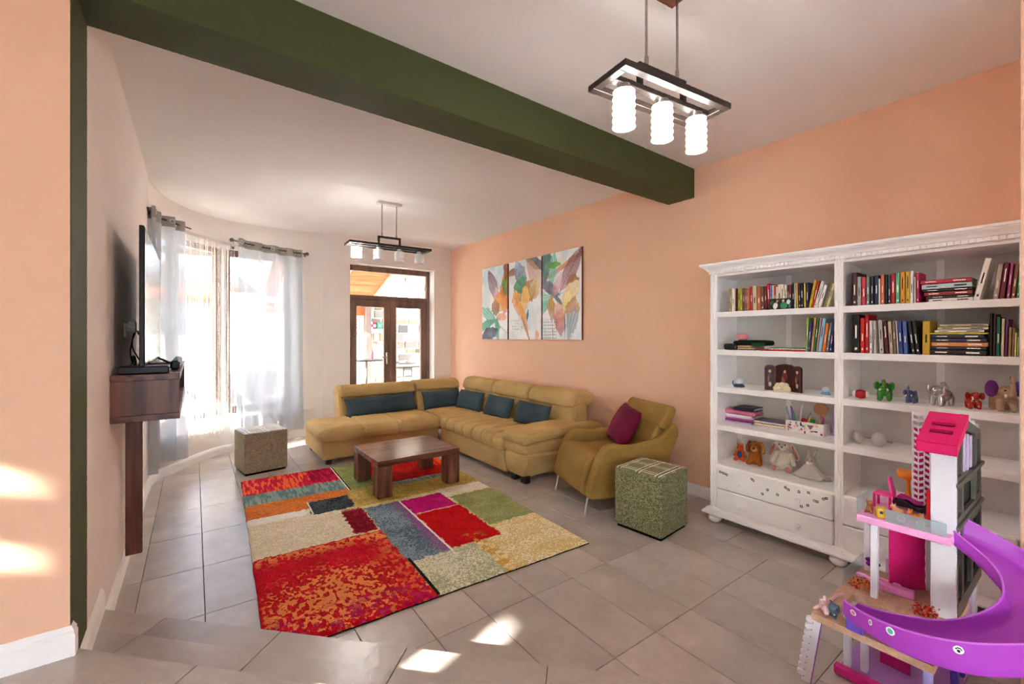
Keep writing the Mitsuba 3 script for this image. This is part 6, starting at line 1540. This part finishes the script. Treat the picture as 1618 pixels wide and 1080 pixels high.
def can(label, x, z0, r, h_, c1, c2, g_='jars on the terrace shelf'):
    k_ = thing('jar', label, 'jar', g_)
    put(k_, MB().add(lathe([(.001, 0), (r, 0), (r, h_), (r * .8, h_ + .02), (.001, h_ + .02)][::-1], 18, x, 10.86, z0), c1, 40).add(lathe([(r + .001, h_ * .3), (r + .001, h_ * .75)], 18, x, 10.86, z0), c2, 40), 'mat_satin')
can('white jar on the terrace shelf, leftmost', 3.49, 1.651, .035, .16, 'E6E4E0', 'E6E4E0')
can('white and red jar on the terrace shelf', 3.57, 1.651, .035, .16, 'E6E0DC', 'B02A3A')
can('red jar on the terrace shelf', 3.65, 1.651, .035, .16, 'A8203A', 'E0D8D4')
k = thing('jar', 'square green tin on the terrace shelf, rightmost', 'jar', 'jars on the terrace shelf'); put(k, MB().add(box(3.70, 3.83, 10.80, 10.90, 1.651, 1.82, .008), '2E8A5A', 30).add(box(3.74, 3.79, 10.798, 10.80, 1.71, 1.77), 'D8E0D8', None), 'mat_satin')
k = thing('garden_table', 'round dark bistro table outside the left glass door leaf', 'table')
m = lathe([(.001, .0), (.36, 0), (.37, .012), (.36, .025), (.001, .025)], 32, 2.92, 9.2, .96); m.fix_normals()
put(k + '__top', m, 'mat_satin', '2A2E34', 40)
put(k + '__pedestal', cyl((2.92, 9.2, -.03), (2.92, 9.2, .96), .025), 'mat_satin', '5A5654')
m = lathe([(.001, 0), (.22, 0), (.20, .02), (.03, .05), (.001, .05)], 28, 2.92, 9.2, -.06); m.fix_normals()
put(k + '__foot', m, 'mat_satin', '3A3836', 40)
k = thing('bottle', 'red bottle on the round bistro table', 'bottle')
m = lathe([(.001, 0), (.035, 0), (.037, .12), (.03, .16), (.012, .2), (.012, .26), (.001, .26)], 18, 3.05, 9.25, .986); m.fix_normals()
put(k, m, 'mat_gloss', 'B02A38', 40)
# garden seen through the bay: low wall, house, chairs
put(struct('wall_garden', 'pale garden wall beyond the terrace'), box(-12, 1.0, 13.5, 13.7, -.2, 1.5), 'mat_plaster', smooth=False)
k = thing('neighbour_house', 'grey house with a terracotta eave seen faintly through the bay curtains', 'house')
put(k + '__wall', box(-11, 1.2, 16.5, 22, -.2, 3.1), 'mat_matte', 'A8A29C', False)
put(k + '__eave', box(-11.4, 1.6, 16.0, 16.5, 2.55, 2.85), 'mat_matte', 'C87048', False, label='terracotta eave band')
put(k + '__roof', hull([[-11.5, 16.0, 2.85], [1.7, 16.0, 2.85], [-11.5, 22.5, 2.85], [1.7, 22.5, 2.85], [-10, 19.2, 4.6], [.4, 19.2, 4.6]]), 'mat_matte', 'CBB8AE', False)
for x in (-8.5, -6.0, -3.5, -1.2):
    w_ = put(k + '__window', box(x, x + 1.1, 16.44, 16.5, .9, 2.2), 'mat_satin', 'E6E2DC', False)
    put(w_ + '__pane', box(x + .08, x + 1.02, 16.42, 16.45, .98, 2.12), 'mat_gloss', '3A424A', False)
def wicker(label, x, y, rz_):
    k_ = thing('garden_chair', label, 'chair', None)
    O_ = lambda m_: mv(m_, x, y, -.06, rz_)
    put(k_ + '__seat', O_(mv(rbox(.66, .62, .16, .05, 6), 0, 0, .36)), 'mat_fabric', '8A8C90', True)
    put(k_ + '__backrest', O_(mv(rbox(.66, .14, .56, .06, 6), 0, .30, .62, 0, -8)), 'mat_fabric', '7C7E82', True)
    for s_ in (-1, 1):
        put(k_ + '__arm', O_(mv(rbox(.10, .62, .30, .04, 6), s_ * .34, 0, .46)), 'mat_fabric', '7C7E82', True)
        for t_ in (-1, 1):
            put(k_ + '__leg', O_(box(s_ * .30 - .025, s_ * .30 + .025, t_ * .26 - .025, t_ * .26 + .025, 0, .32)), 'mat_satin', '4A4846', None)
wicker('grey garden armchair outside the right bay window, nearer the terrace door', 1.05, 8.9, 15)
wicker('grey garden armchair outside the right bay window, left one', .15, 9.1, -10)
scene['mat_awning'] = {'type': 'principledthin', 'base_color': rgb('E8E2D6'), 'roughness': .9, 'diff_trans': 1.0, 'spec_trans': 0.0}
k = thing('awning', 'white fabric awning over the bay windows', 'awning')
put(k + '__fabric', tri([[-3.6, 2.9, 2.62], [-.80, 2.9, 2.82], [-.80, 7.3, 2.82], [-3.6, 7.3, 2.62]], [[0, 1, 2], [0, 2, 3]]), 'mat_awning', smooth=False)
put(k + '__bar', cyl((-3.6, 2.9, 2.61), (-3.6, 7.3, 2.61), .025), 'mat_satin', 'D8D4CC')
